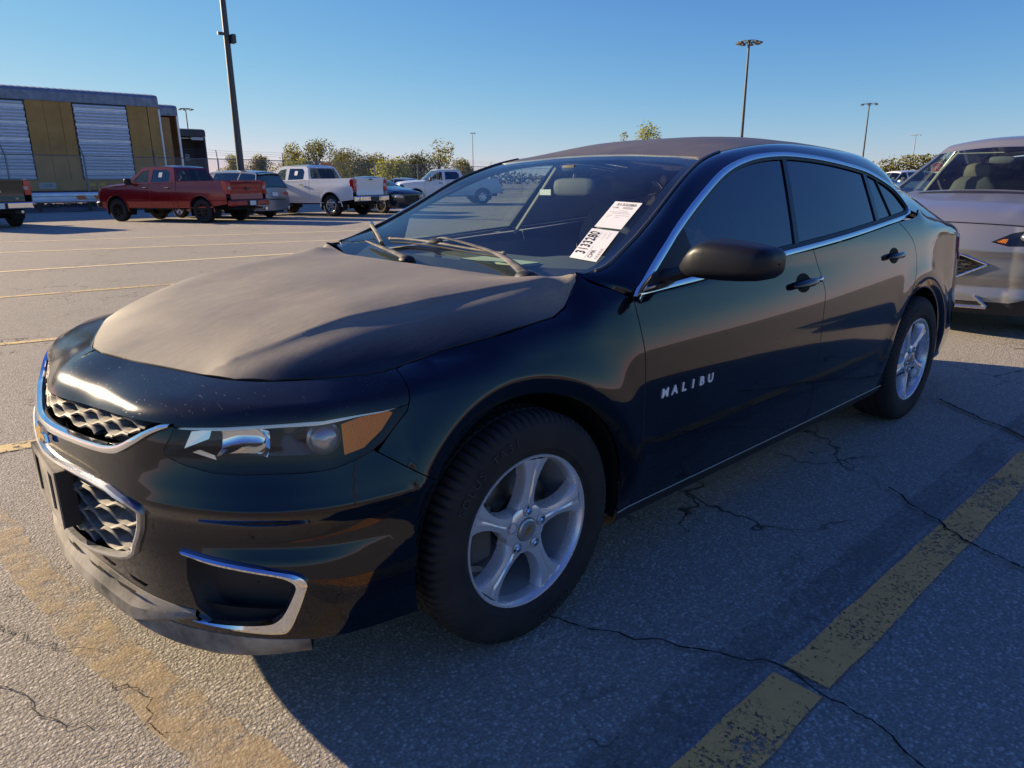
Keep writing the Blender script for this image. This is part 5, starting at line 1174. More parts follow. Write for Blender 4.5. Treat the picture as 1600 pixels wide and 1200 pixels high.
def wagon(name, label, cat, pm, L=4.6, W_=.94, Hh=1.68, fo=.88, wb=2.71, belt=(1.02, 1.10), cowl=-.35, hood_f=.86, roof_f=-1.22, roof_r=-3.1, tail=-3.62, R=.35, sill=.34, trim=True, rear='suv', spokes=5, front=None, clad=PLAS, rf=.30, rimm=None):
    """generic five-door / saloon body built from the same hull; rear='sedan' gives a boot"""
    t = thing(name, label, cat); xr = fo-L
    wz = Pch([.2,.35,.55,.75,.95,1.10,1.3], [W_-.06,W_-.015,W_,W_-.004,W_-.03,W_-.065,W_-.12])
    H = Hull(lambda z: fo-.03-.02*np.clip((.5-z)/.3, 0, 1)-.22*np.clip((z-.72)/.30, 0, 1)**2, lambda z: xr+.02+.05*np.clip((z-.8)/.4, 0, 1), wz, rf, .20, .10, .06)
    S_ = H.side; r_ = R+.06; bz = lambda x: float(np.interp(x, [xr, cowl], [belt[1], belt[0]])); xd = cowl-.02; xb = (xd-wb+.35)/2-.12; xe = -wb+.18
    fz = lambda x: float(np.interp(x, [cowl, .25, fo-.28], [belt[0], hood_f+.06, hood_f-.02]))
    pan(t, 'front_fender', [(xd,sill)] + archp(0,R,r_,sill) + [(fo-.30,sill),(fo-.42,.72),(fo-.42,fz(fo-.42)),(.0,fz(0)),(xd,bz(xd)-.01)], S_, pm, out=-1)
    pan(t, 'front_door', [(xd-.003,sill),(xd-.003,bz(xd)),(xb,bz(xb)),(xb,sill)], S_, pm, out=-1)
    pan(t, 'rear_door', [(xb-.003,sill),(xb-.003,bz(xb)),(xe-.16,bz(xe)),(xe-.16,.86),(xe-.02,.66)] + [(xe-.01,.60),(-wb+r_+.04,sill)], S_, pm, out=-1)
    pan(t, 'rear_quarter_panel', [(-wb+r_+.035,sill),(xe-.013,.60),(xe-.023,.66),(xe-.165,.86),(xe-.165,bz(xe)),(xr+.30,bz(xr+.3)),(xr+.30,sill)] + archp(-wb,R,r_,sill)[::-1], S_, pm, out=-1)
    for cx in (0, -wb):
        for sg in (1, -1):
            mb = MB(); a = np.radians(np.linspace(-2, 182, 24)); g = [S_(cx+q*np.cos(a), R+q*np.sin(a), o)*[1, sg, 1] for q, o in ((r_+.045, .0), (r_+.04, .012), (r_+.005, .012), (r_-.01, -.02))]; mb.grid(g, clad, flip=(sg > 0)); mb.build('arch_trim', t)
            simple_wheel(t, cx, (W_-.02)*sg, R, .22, sg, rimm or ALLOY, .66, spokes)
    for sg in (1, -1):
        mb = MB(); x = np.linspace(-r_, -wb+r_, 20); mb.grid([S_(x, np.full(20, z), o)*[1, sg, 1] for z, o in ((sill+.07, .003), (sill+.06, .015), (sill-.06, .010), (sill-.10, -.06))], clad, flip=(sg < 0)); mb.build('rocker_cover', t)
    # hood
    ww = lambda x: float(S_(np.array([x]), np.array([fz(x)]))[0, 1])
    mb = MB(); rows = []
    for x in np.linspace(cowl, fo-.16, 22):
        e = fz(min(x, fo-.3))-.03*max(0, x-fo+.30)/.14; w2 = ww(min(x, fo-.42)); w2 *= 1-.42*max(0, (x-(fo-.42))/.26)**2; cr = .10*(1 if x < fo-.5 else 1-.75*((x-fo+.5)/.34)**1.5)
        rows.append([(x-.10*abs(y)**2.5*max(0, (x-.2)/(fo-.36)), y*w2, e+cr*(1-abs(y)**2.6)+.012*math.exp(-((abs(y)-.62)/.08)**2)*(x < fo-.35)) for y in np.linspace(-1, 1, 33)])
    mb.grid(rows, pm); mb.build('hood', t); hood_rows = rows
    # front
    F_ = lambda y, z: H.end(y, z, True)
    # greenhouse
    gz0 = min(belt); gwf = lambda z: W_-.07-.50*(np.asarray(z, float)-gz0)-.12*np.clip(np.asarray(z, float)-gz0, 0, None)**2
    def C_(x, z, off=0.0): x, z = np.broadcast_arrays(np.asarray(x, float), np.asarray(z, float)); return np.stack([x, gwf(z)+off, z], 1)
    top_z = Hh-.06; zr = top_z-.02
    rx = roof_r; tx = tail
    outl = [(cowl+.0,belt[0]-.02),(roof_f+.10,zr-.10),(roof_f-.12,zr),((roof_f+rx)/2,top_z+.01),(rx+.05,zr-.02),(rx-.15,zr-.10),(tx,bz(tx)-.02)]
    ol = crs(outl[1:6], 5); outl = [outl[0]] + [tuple(q) for q in ol] + [outl[-1]]
    o_in = inset(resample(np.array(outl), .05), .05)
    def clipx(x0, x1, s0, s1):
        def sd(P): return (P[:, 0] < x1+(P[:, 1]-1.1)*s1) & (P[:, 0] > x0+(P[:, 1]-1.1)*s0)
        Q = o_in[sd(o_in)]; ex = []
        for X_, s_ in ((x0, s0), (x1, s1)):
            zz = [q[1] for q in o_in if abs(q[0]-(X_+(q[1]-1.1)*s_)) < .06]
            if zz: ex += [(X_+(z-1.1)*s_, z) for z in (min(zz), max(zz))]
        Q = np.vstack([Q]+([np.array(ex)] if ex else [])); c = Q.mean(0); return [tuple(q) for q in Q[np.argsort(np.arctan2(Q[:, 1]-c[1], Q[:, 0]-c[0]))]]
    w1 = clipx(xb+.02, cowl, -.05, 0); w2_ = clipx(xe-.10, xb-.06, -.15, -.05); w3 = clipx(tx-.2, xe-.16, 0, -.15)
    wins = [w1, w2_] + ([w3] if rear == 'suv' else [])
    pan(t, 'cabin_frame', outl, C_, pm, out=-1, holes=wins, gap=0, h=.08)
    for i, q in enumerate(wins): pan(t, 'side_window', q, lambda x, z: C_(x, z, -.01), CLEAR if i == 0 else TINT, out=-1, gap=0, h=.3)
    ys_ = np.linspace(-1, 1, 21)
    def gr(x, z, bow, cr, wz_=None, ex=0): w_ = float(gwf(z if wz_ is None else wz_)); return [(x+bow*(1-y*y), y*w_, z+cr*(1-y*y)) for y in ys_]
    mb = MB(); rows = [gr(lerp(cowl, roof_f+.10, a), lerp(belt[0]-.02, zr-.10, a)+.03*math.sin(PI*a), lerp(.16, .06, a), lerp(.0, .055, a)) for a in np.linspace(0, 1, 8)]; mb.grid(rows, WSG, flip=True); ws = mb.build('windshield', t)
    mb = MB(); rf_ = [(x, z) for x, z in ol]; mb.grid([gr(x, z, .06*(1 if x > -2 else -1)*min(1, abs(x+2)), .055) for x, z in rf_], pm, flip=True); mb.build('roof', t)
    if rear == 'suv':
        mb = MB(); x0, z0 = rf_[-1]; b_ = bz(tx)
        mb.grid([gr(lerp(x0+.0, tx+.02, a), lerp(z0, b_-.02, a), -.06, lerp(.055, .01, a)) for a in np.linspace(.06, .94, 5)], TINT, flip=True); mb.build('rear_window', t)
        mb = MB(); mb.grid([gr(x0+.06, z0+.035, -.05, .055), gr(x0-.10, z0+.02, -.10, .05), gr(x0-.10, z0-.005, -.10, .05), gr(x0+.0, z0-.01, -.06, .05)], pm); mb.build('roof_spoiler', t)
        mb = MB(); panel(mb, [(-W_+.25,.72),(W_-.25,.72),(W_-.16,1.0),(W_-.20,b_-.0),(-W_+.20,b_-.0),(-W_+.16,1.0)], lambda y, z: H.end(y, z, False, .004), pm, out=-1, h=.08, gap=.005, thick=.02); tgt = mb.build('tailgate', t)
        mb = MB(); mb.grid([[(tx-.04*(1-y*y)+.0, y*(W_-.17), b_-.03) for y in ys_], [(xr+.075, y*(W_-.22), b_+.0-.002) for y in ys_]], pm, flip=True); mb.build('tailgate_ledge', t)
    else:
        x0, z0 = rf_[-1]; b_ = bz(tx); mb = MB(); mb.grid([gr(lerp(x0, tx, a), lerp(z0, b_-.02, a), -.12, lerp(.055, .02, a)) for a in np.linspace(0, 1, 5)], TINT, flip=True); mb.build('rear_window', t)
        mb = MB(); mb.grid([[(lerp(tx-.0, xr+.06, a)-.03*(1-y*y), y*(W_-.10), b_-.01+.03*(1-y*y)-.02*a) for y in ys_] for a in (0, .5, 1)], pm, flip=False); mb.build('boot_lid', t)
    mb = MB(); panel(mb, [(-W_+.02,.30),(W_-.02,.30),(W_-.02,.70),(-W_+.02,.70)], lambda y, z: H.end(y, z, False, .012), pm, out=-1, h=.08, gap=.002, thick=.03); mb.build('rear_bumper', t)
    for sg in (1, -1): mb = MB(); panel(mb, [(W_-.30,.70),(W_-.012,.70),(W_-.05,bz(xr+.2)),(W_-.30,bz(xr+.2))], lambda y, z: H.end(y, z, False, -.003), pm, out=-1, h=.06, gap=0, thick=.02, sgn=sg); mb.build('rear_corner', t)
    if rear != 'suv': mb = MB(); panel(mb, [(-W_+.10,.70),(W_-.10,.70),(W_-.12,bz(xr)-.02),(-W_+.12,bz(xr)-.02)], lambda y, z: H.end(y, z, False), pm, out=-1, h=.08, gap=.002, thick=.03); mb.build('boot_face', t)
    for sg in (1, -1):
        mb = MB(); panel(mb, [(W_-.42,.86),(W_-.012,.84),(W_-.02,.97),(W_-.42,.99)], lambda y, z: H.end(y, z, False, .012), RED, out=-1, h=.05, gap=0, thick=.02, sgn=sg); mb.build('tail_light', t)
        for hx in (xb+.12, xe-.02): mb = MB(); P = S_(np.array([hx-.09, hx+.09]), np.array([bz(hx)-.13]*2), .022)*[1, sg, 1]; mb.tube(P, .014, pm, 6); mb.build('door_handle', t)
        mb = MB(); mb.ell((cowl-.36, (W_+.10)*sg, belt[0]+.06), (.08, .12, .075), pm, 14, 8, .6); mb.tube([(cowl-.34, (W_-.10)*sg, belt[0]+.0), (cowl-.36, (W_+.02)*sg, belt[0]+.03)], .03, PLAS, 6); mb.build('door_mirror', t)
    mb = MB(); mb.box((xr+.25,-W_+.30,.22), (fo-.3,W_-.30,.55), WELL); mb.box((-wb+.42,-W_+.10,.24), (-.42,W_-.10,.40), WELL); mb.build('chassis', t, smooth=False)
    mb = MB()
    for sg in (.38, -.38): mb.ell((cowl-1.20, sg, .95), (.11, .25, .34), INT, 12, 8, .6); mb.ell((cowl-1.27, sg, 1.33), (.05, .14, .09), INT, 10, 8, .7)
    mb.ell((cowl-2.05, 0, .95), (.12, .62, .30), INT, 12, 8, .5)
    for sg in (.38, 0, -.38): mb.ell((cowl-2.10, sg, 1.28), (.05, .13, .07), INT, 10, 6, .7)
    mb.box((cowl-.75,-W_+.16,.75), (cowl-.12,W_-.16,belt[0]-.05), INT); mb.build('interior', t)
    liner(t, (0, -wb), R, r_+.005, .2, W_-.03)
    t['_'] = 0; del t['_']
    return t, H, C_, dict(bz=bz, fz=fz, outl=outl, gwf=gwf, zr=zr, xr=xr, gr=gr, rf=rf_)
# ---- red crew cab
RIMB = mat('black_rim', (.012, .012, .014), .3, .5)
REDP = paintm('red_paint', (.24, .004, .010), .35, .22)
WHT = paintm('white_paint', (.72, .73, .74), 0, .3); WHT2 = WHT
def heading(a, b): return math.atan2(b[1]-a[1], b[0]-a[0])
red = pickup('pickup_truck', 'red crew-cab pickup with black wheels parked in front of the guardrail', REDP, chrome_bumper=False, rimm=RIMB, badge=mat('dark_badge', (.03, .03, .035), .3, .5), spokes=8)
white = pickup('pickup_truck', 'white crew-cab pickup with chrome rear bumper, tail towards the lot', WHT, chrome_bumper=True, rimm=mat('polished_rim', (.6, .6, .62), .25, .9), plate=False)
GREYP = paintm('dark_grey_paint', (.030, .031, .030), .4, .35)
dark = pickup('pickup_truck', 'dark grey pickup cut off by the left edge, tailgate and silver bumper showing', GREYP, chrome_bumper=True, rimm=RIMB, text=[('SIERRA', 1.05, .13, .0, SATIN), ('SLE', .84, .06, -.58, SATIN)])
ram = pickup('pickup_truck', 'white pickup facing left behind the dark sedan near the fence', WHT, chrome_bumper=True, plate=True, tag_paper=False)
def put(t, rear_contact, ang, wl=3.75, yw=.99):
    """rear-left wheel contact at the given ground point, heading ang"""
    c, s_ = math.cos(ang), math.sin(ang); x = rear_contact[0]+wl*c+yw*s_; y = rear_contact[1]+wl*s_-yw*c; return place(t, x, y, ang)
put(red, (-7.15, -21.7), math.atan2(-3.1, 1.65)); red.scale = (.955,)*3
put(white, (-12.1, -22.6), math.atan2(-3.2, 1.2))
put(dark, (-.62, -24.2), math.atan2(-3.6, .9))
put(ram, (-24.9, -29.0), math.atan2(-1.6, 3.3))
DUR = paintm('silver_blue_paint', (.22, .24, .28), .6, .3)
du, dH, dC, dI = wagon('sports_utility_vehicle', 'silver-grey sport utility vehicle between the red and the white pickups, tail to camera', 'SUV', DUR, L=5.1, W_=.96, Hh=1.80, fo=.92, wb=3.04, belt=(1.12, 1.16), cowl=-.45, hood_f=.98, roof_f=-1.35, roof_r=-3.75, tail=-4.05, R=.37, clad=DUR)
mb = MB(); mb.add(dH.end(np.array([-.15,.15,.15,-.15]), np.array([.84,.84,.98,.98]), False, .02), [(0,3,2,1)], PLATE); mb.build('licence_plate', du, smooth=False)
for sg in (1, -1): mb = MB(); mb.tube([(-4.0,.62*sg,.40),(-4.25,.62*sg,.40)], .055, CHROME, 12); mb.build('exhaust_tip', du)
mb = MB(); mb.add(dH.end(np.array([-.52,.52,.52,-.52]), np.array([.925,.925,.955,.955]), False, .022), [(0,3,2,1)], RED); mb.build('light_bar', du, smooth=False)
put(du, (-8.9, -23.3), math.atan2(-3.2, 1.4), 3.04, .94); du.scale = (.93,)*3
NAV = paintm('navy_paint', (.012, .018, .035), .4, .2)
ni, nH, nC, nI = wagon('sedan', 'dark navy sedan nosing out beside the white pickup\'s chrome bumper', 'car', NAV, L=4.87, W_=.92, Hh=1.47, fo=.95, wb=2.78, belt=(.97, 1.02), cowl=-.40, hood_f=.80, roof_f=-1.30, roof_r=-2.5, tail=-3.35, R=.335, sill=.26, rear='sedan', clad=NAV, rimm=RIMB, spokes=9)
def simple_front(t, H, pm, W_, zlo, zt, gy, gz, hl, plate=False, grille_m=GAP, lip=True):
    pan(t, 'front_bumper', [(-W_+.012,zlo),(W_-.012,zlo),(W_-.012,zt),(-W_+.012,zt)], lambda y, z: H.end(y, z, True), pm, sides=(1,), h=.05, gap=0, holes=[gz])
    mb = MB(); q = np.array(gz); c = q.mean(0); rows = []
    for k, o in ((1.0, .0), (.97, -.03), (.5, -.04), (.02, -.04)): p2 = c+(q-c)*k; rows.append(H.end(p2[:, 0], p2[:, 1], True, o))
    mb.grid(rows, grille_m, closev=True, flip=False); mb.build('grille', t)
    for sg in (1, -1):
        mb = MB(); panel(mb, hl, lambda y, z: H.end(y, z, True, .006), LAMPW, h=.04, gap=0, thick=.02, sgn=sg); mb.build('headlight', t)
simple_front(ni, nH, NAV, .92, .22, .80, 0, [(-.42,.56),(-.30,.40),(.30,.40),(.42,.56),(.36,.70),(-.36,.70)], [(.45,.62),(.62,.60),(.88,.66),(.905,.74),(.80,.75),(.50,.71)])
place(ni, -15.7, -23.6, math.radians(100))
# hidden neighbours seen only by their roofs
pale, *_p = wagon('sedan', 'pale blue-grey car whose roof shows over the white pickup\'s bed', 'car', paintm('pale_blue_paint', (.30, .36, .42), .5, .3), L=4.7, W_=.91, Hh=1.46, fo=.93, wb=2.75, belt=(.97, 1.02), cowl=-.40, hood_f=.80, roof_f=-1.30, roof_r=-2.5, tail=-3.3, R=.33, sill=.26, rear='sedan', clad=PLAS)
simple_front(pale, _p[0], MATS['pale_blue_paint'], .91, .22, .80, 0, [(-.42,.56),(-.30,.40),(.30,.40),(.42,.56),(.36,.70),(-.36,.70)], [(.45,.62),(.62,.60),(.88,.66),(.90,.74),(.80,.75),(.50,.71)])
place(pale, -23.0, -37.0, math.radians(-60))
# ---- silver crossover directly behind the sedan
ESC = paintm('silver_paint', (.31, .315, .32), .5, .32, (.40, .38, .34), .3)
es, eH, eC, eI = wagon('crossover', 'silver crossover facing the camera, parked right behind the black sedan', 'car', ESC, L=4.59, W_=.935, Hh=1.68, fo=.92, wb=2.71, belt=(1.06, 1.12), cowl=-.42, hood_f=.90, roof_f=-1.22, roof_r=-3.0, tail=-3.5, R=.35, sill=.38)

# ---- crossover front end
EW = .935
pan(es, 'front_bumper', [(-EW+.014,.385),(-.66,.30),(.66,.30),(EW-.014,.385),(EW-.014,.74),(.86,.755),(.60,.745),(.48,.775),(.60,.845),(.76,.885),(.30,.905),(-.30,.905),(-.76,.885),(-.60,.845),(-.48,.775),(-.60,.745),(-.86,.755),(-EW+.014,.74)],
    lambda y, z: eH.end(y, z, True, .012*np.exp(-((z-.735)/.02)**2)-.03*np.exp(-((z-.42)/.05)**2)*(np.abs(y) > .0)+.02*np.exp(-((z-.70)/.03)**2)), ESC, sides=(1,), h=.03, gap=0,
    holes=[[(-.50,.60),(-.30,.49),(0,.455),(.30,.49),(.50,.60),(.31,.672),(0,.695),(-.31,.672)]])
gq = np.array([(-.50,.60),(-.30,.49),(0,.455),(.30,.49),(.50,.60),(.31,.672),(0,.695),(-.31,.672)]); gf = resample(gq, .02); gc = gf.mean(0)
mb = MB(); rows = []
for k, o in ((1.0, .0), (.985, -.025), (.5, -.035), (.02, -.035)): p2 = gc+(gf-gc)*k; rows.append(eH.end(p2[:, 0], p2[:, 1], True, o))
mb.grid(rows, GAP, closev=True); mb.build('grille', es)
mb = MB(); rows = []; gin = inset(gf, .016)
for k, o in ((0, .0), (.3, .012), (.7, .012), (1, -.002)): p2 = gf*(1-k)+gin*k; rows.append(eH.end(p2[:, 0], p2[:, 1], True, o))
P_ = [tuple(eH.end(np.array([q[0]]), np.array([q[1]]), True, .006)[0]) for q in list(inset(gf, .004))+[inset(gf, .004)[0]]]; mb.tube(P_, .0085, CHROME, 6, cap=False); mb.build('grille_surround', es)
for k in range(8):
    z = .485+.027*k; hw = float(np.interp(z, [.455,.49,.60,.672,.695], [.05,.28,.46,.27,.05])); mb = MB()
    for j in range(-6, 7):
        yc = j*.085+(k % 2)*.0425
        if abs(yc)+.035 > hw: continue
        mb.tube([eH.end(np.array([yc-.033]), np.array([z+.006]), True, -.018)[0], eH.end(np.array([yc-.026]), np.array([z]), True, -.012)[0], eH.end(np.array([yc+.026]), np.array([z]), True, -.012)[0], eH.end(np.array([yc+.033]), np.array([z+.006]), True, -.018)[0]], .0035, mat('grille_gloss', (.10, .10, .11), .25, .3), 5)
    if mb.v: tag(mb.build('grille_insert', es), kind='stuff')
mb = MB(); panel(mb, [(-EW+.03,.385),(-.66,.297),(.66,.297),(EW-.03,.385),(.80,.20),(-.80,.20)], lambda y, z: eH.end(y, z, True, -.004), PLAS, h=.06, gap=0, thick=.02); mb.build('lower_cladding', es)
mb = MB()
for a, b, r_ in (((-.52,.255),(.52,.255),.020),((.43,.345),(.52,.262),.017),((-.43,.345),(-.52,.262),.017)):
    P = [eH.end(np.array([lerp(a[0], b[0], t_)]), np.array([lerp(a[1], b[1], t_)]), True, .012)[0] for t_ in np.linspace(0, 1, 9)]; mb.tube(P, r_, SATIN, 8, flat=.8)
mb.build('skid_plate', es)
for sg in (1, -1):
    hl_ = [(.485,.778),(.60,.748),(.76,.748),(.865,.762),(.905,.80),(.90,.845),(.84,.885),(.76,.880),(.60,.840)]
    mb = MB(); q = np.array(hl_); c = q.mean(0); rows = []
    for k, o in ((1.0, .0), (.96, -.03), (.5, -.05), (.02, -.05)): p2 = c+(q-c)*k; rows.append(eH.end(p2[:, 0], p2[:, 1], True, o)*[1, sg, 1])
    mb.grid(rows, mat('lamp_housing', (.02, .02, .024), .28), closev=True, flip=(sg < 0)); h_ = mb.build('headlight', es)
    mb = MB(); mb.ell(eH.end(np.array([.70]), np.array([.815]), True, -.02)[0]*[1, sg, 1], (.03, .05, .035), MATS['projector'], 12, 8); mb.build('projector_lamp', h_)
    mb = MB(); q = np.array([(.50,.780),(.575,.765),(.585,.80),(.54,.80)]); mb.add(eH.end(q[:, 0], q[:, 1], True, -.006)*[1, sg, 1], [(0,1,2,3)], AMB, None, sg < 0); mb.build('side_marker', h_, smooth=False)
    mb = MB(); panel(mb, hl_, lambda y, z: eH.end(y, z, True, .004), LENS, h=.04, gap=0, thick=.004, sgn=sg); mb.build('lens', h_)
    mb = MB(); w_ = -.02
    P = [(-1.30, sg*(float(eI['gwf'](1.08))-.05), 1.05), (-1.42, sg*(float(eI['gwf'](1.35))-.05), 1.35), (-1.50, sg*(float(eI['gwf'](1.55))-.05), 1.53)]; mb.tube(P, .024, INTL, 8, flat=.6); mb.build('pillar_lining', es)
mb = MB(); mb.box((-1.18,-.46,1.500), (-1.08,-.02,1.508), INTL); mb.build('sun_visor', es, smooth=False)
mb = MB(); mb.ell((-.98, 0, 1.43), (.02, .11, .035), INT, 12, 6, .5); mb.build('rear_view_mirror', es)
for sg in (.38, -.38): mb = MB(); mb.ell((-1.63, sg, 1.335), (.055, .14, .085), mat('seat_leather', (.16, .15, .12), .6), 12, 8, .6); mb.build('headrest', es)
mb = MB(); mb.tube([(-.50, -.70, 1.075), (-.47, .0, 1.105), (-.50, .60, 1.085)], .010, PLAS, 6); mb.tube([(-.46, .1, 1.10), (-.46, .75, 1.08)], .012, PLAS, 6); mb.build('wiper_arm', es)
mb = MB(); yy = np.linspace(-.80, .80, 21); mb.grid([[(-.40+.16*(1-(y/.86)**2)+dx, y, z+.10*(1-abs(y/.9)**2.6)*0+.055*(1-(y/.86)**2)) for y in yy] for dx, z in ((.06, 1.062), (.02, 1.085), (-.06, 1.095))], PLAS, flip=True); mb.build('cowl_panel', es)
mb = MB(); yy = np.linspace(-.80, .80, 41); P = [np.array(eH.end(np.array([y]), np.array([.86+.030*(1-(y/.8)**2)]), True, .0)[0])+[-.02, 0, .028] for y in yy]; mb.tube(P, .005, GAP, 5); mb.build('hood_seam', es)
place(es, -6.22, .04, 0)
# ================================================================ railcars
TAN = dirty('railcar_tan', (.54, .29, .075), (.27, .15, .06), .55, .65, 0, 1.1); TANO = dirty('railcar_orange', (.42, .24, .09), (.15, .09, .05), .5, .65, 0, 1.1)
GALV = dirty('galvanised_steel', (.80, .83, .86), (.55, .55, .54), .4, .36, .35, 3); RBLU = dirty('roof_steel', (.24, .29, .36), (.15, .15, .16), .5, .5, .4, 3)
DKC = dirty('charcoal_steel', (.035, .042, .052), (.08, .08, .08), .5, .6, 0, 2); RUST = dirty('rusty_steel', (.09, .06, .045), (.05, .04, .03), .6, .8, 0, 4)
WHP = mat('white_stencil', (.62, .62, .60), .6); YRF = mat('yellow_reflector', (.75, .45, .03), .4)
def railcar(x0, x1, y, m, label, detail=True, roofm=None, name='autorack_railcar'):
    t = thing(name, label, 'railcar', (x0, y, 0)); Lc = x1-x0; wd = 2.9; mb = MB()
    mb.box((0, -wd, .88), (Lc, -wd+.1, 5.4), m); mb.box((0, -wd+.1, .88), (.12, -.10, 5.4), m); mb.box((Lc-.12, -wd+.1, .88), (Lc, -.10, 5.4), m); mb.build('body', t, smooth=False)
    mb = MB(); n = int(Lc/.16); rows = []
    for i in range(n+1):
        b_ = .025 if i % 2 else 0; xx = Lc*i/n
        rows.append([(xx, .03+b_, 5.42), (xx, .03+b_, 5.88), (xx, -.10+b_, 6.03+b_*.5), (xx, -.6, 6.12+b_), (xx, -1.45, 6.16+b_), (xx, -2.3, 6.12+b_), (xx, -2.9, 5.9), (xx, -2.93, 5.42)])
    mb.grid(rows, roofm or RBLU, flip=True); mb.add([(0, .03, 5.42), (0, .03, 5.88), (0, -.1, 6.03), (0, -1.45, 6.16), (0, -2.9, 5.9), (0, -2.93, 5.42)], [(0,1,2,3,4,5)], m); mb.build('roof', t, smooth=False)
    mb = MB(); mb.box((-.001, -.12, .88), (Lc+.001, .015, 1.42), m); mb.box((.2, -2.6, .55), (Lc-.2, -.3, .875), RUST); mb.build('side_sill', t, smooth=False)
    if detail:
        x = .07; mb = MB(); mb.box((0, -.10, 1.423), (.62, .012, 5.415), m); mb.build('end_panel', t, smooth=False)
        mb = MB(); mb.box((.66, -.10, 1.423), (1.70, .0, 5.415), m); mb.build('side_panel', t, smooth=False)
        mb = MB(); mb.tube([(.02, .03, .9), (.02, .03, 5.3)], .05, GALV, 6); mb.build('end_post', t)
        mb = MB(); mb.box((.635, -.10, 1.424), (.655, -.04, 5.41), GAP); mb.build('door_gap', t, smooth=False)
        x = 1.73; k = 0
        while x < Lc-3:
            # louvred bay
            nS = 24; z0, z1 = 1.45, 5.34; hh = (z1-z0)/nS; sm_ = MB()
            for i in range(nS):
                zz = z0+i*hh; wide = i % 5 == 2
                if i == 0 or k > 1: pass
                mb = MB(); g = [[(xx, .004, zz), (xx, .045 if not wide else .03, zz+hh*(.50 if not wide else .12)), (xx, .045 if not wide else .03, zz+hh*(.62 if not wide else .86)), (xx, .004, zz+hh*.98)] for xx in (x+.02+.03*(i % 2), x+2.62-.03*((i+1) % 2))]
                mb.grid(g, GALV, flip=True)
                nn = 34
                for j in range(nn):
                    xa = x+.06+j*(2.5/nn); V = [(xa, .0475 if not wide else .0325, zz+hh*.54), (xa+.045, .0475 if not wide else .0325, zz+hh*.54), (xa+.0225, .0478 if not wide else .0328, zz+hh*.34)]
                    if k < 2: mb.add(V, [(0, 1, 2)], mat('louvre_hole', (.16, .19, .23), .5))
                mb.build('slat', t, smooth=False)
            mb = MB(); mb.box((x, -.09, 1.43), (x+2.65, -.002, 5.41), mat('backing_steel', (.05, .06, .07), .7)); mb.build('bay_backing', t, smooth=False)  # dark steel sheet behind the slats
            # tan bay
            for (a, b) in ((2.68, 3.24), (3.25, 3.98), (3.99, 4.80), ):
                mb = MB(); mb.box((x+a, -.10, 1.423), (x+b-.003, .010 if a != 3.25 else .004, 5.415), m); mb.build('side_panel', t, smooth=False)
            for i in range(20):
                if k > 0: break
                mb = MB(); mb.box((x+2.66, .012, 1.6+i*.19), (x+2.70, .05, 1.64+i*.19), GAP); mb.box((x-.03, .012, 1.6+i*.19), (x+.0, .05, 1.64+i*.19), GAP); mb.build('rivet_block', t, smooth=False)
            x += 5.05-.22; k += 1
        mb = MB()
        for xx, txt, sz, mm in ((6.0, 'TTGX', .24, WHP), (6.0, '973582', .16, WHP)):
            pass
        mb.box((5.75, .0155, .98), (6.55, .018, 1.30), mat('stencil_board', (.42, .45, .42), .6)); V, F = text_geo('10 M', .20, 0); mb.add([(6.15-q[0], .0185, 1.13+q[1]) for q in V], F, INK); mb.build('stencil', t, smooth=False)
        mb = MB()
        for xx in (3.35, 3.85, 7.6): mb.box((xx, .0155, 1.12), (xx+.30, .018, 1.26), YRF)
        mb.build('reflector', t, smooth=False)
    return t
railcar(-12.88, 15.0, -43.5, TAN, 'tan railcar with louvred silver side panels and blue corrugated roof behind the fence')
rb_ = railcar(-15.60, 9.0, -48.7, TANO, 'second railcar, orange-tan end showing just right of the louvred one', detail=False)
mb = MB(); mb.box((.50, .017, 1.5), (.53, .05, 5.3), GAP); mb.box((.0, .017, 1.0), (.12, .06, 5.41), GALV); mb.box((.55, .017, 1.5), (1.6, .03, 5.3), TANO); mb.build('side_panel', rb_, smooth=False)
rc_ = railcar(-24.95, 2.0, -70, DKC, 'dark charcoal railcar standing farthest of the three', detail=False, roofm=DKC)
mb = MB(); mb.box((.25, .06, 5.10), (1.35, .08, 5.36), mat('pale_panel', (.40, .43, .45), .6)); mb.build('pale_panel', rc_, smooth=False)
mb = MB(); V, F = text_geo('8', .9, 0); mb.add([(1.9-q[0], .02, 3.5+q[1]) for q in V], F, mat('grey_stencil', (.22, .24, .27), .6)); mb.build('stencil', rc_, smooth=False)
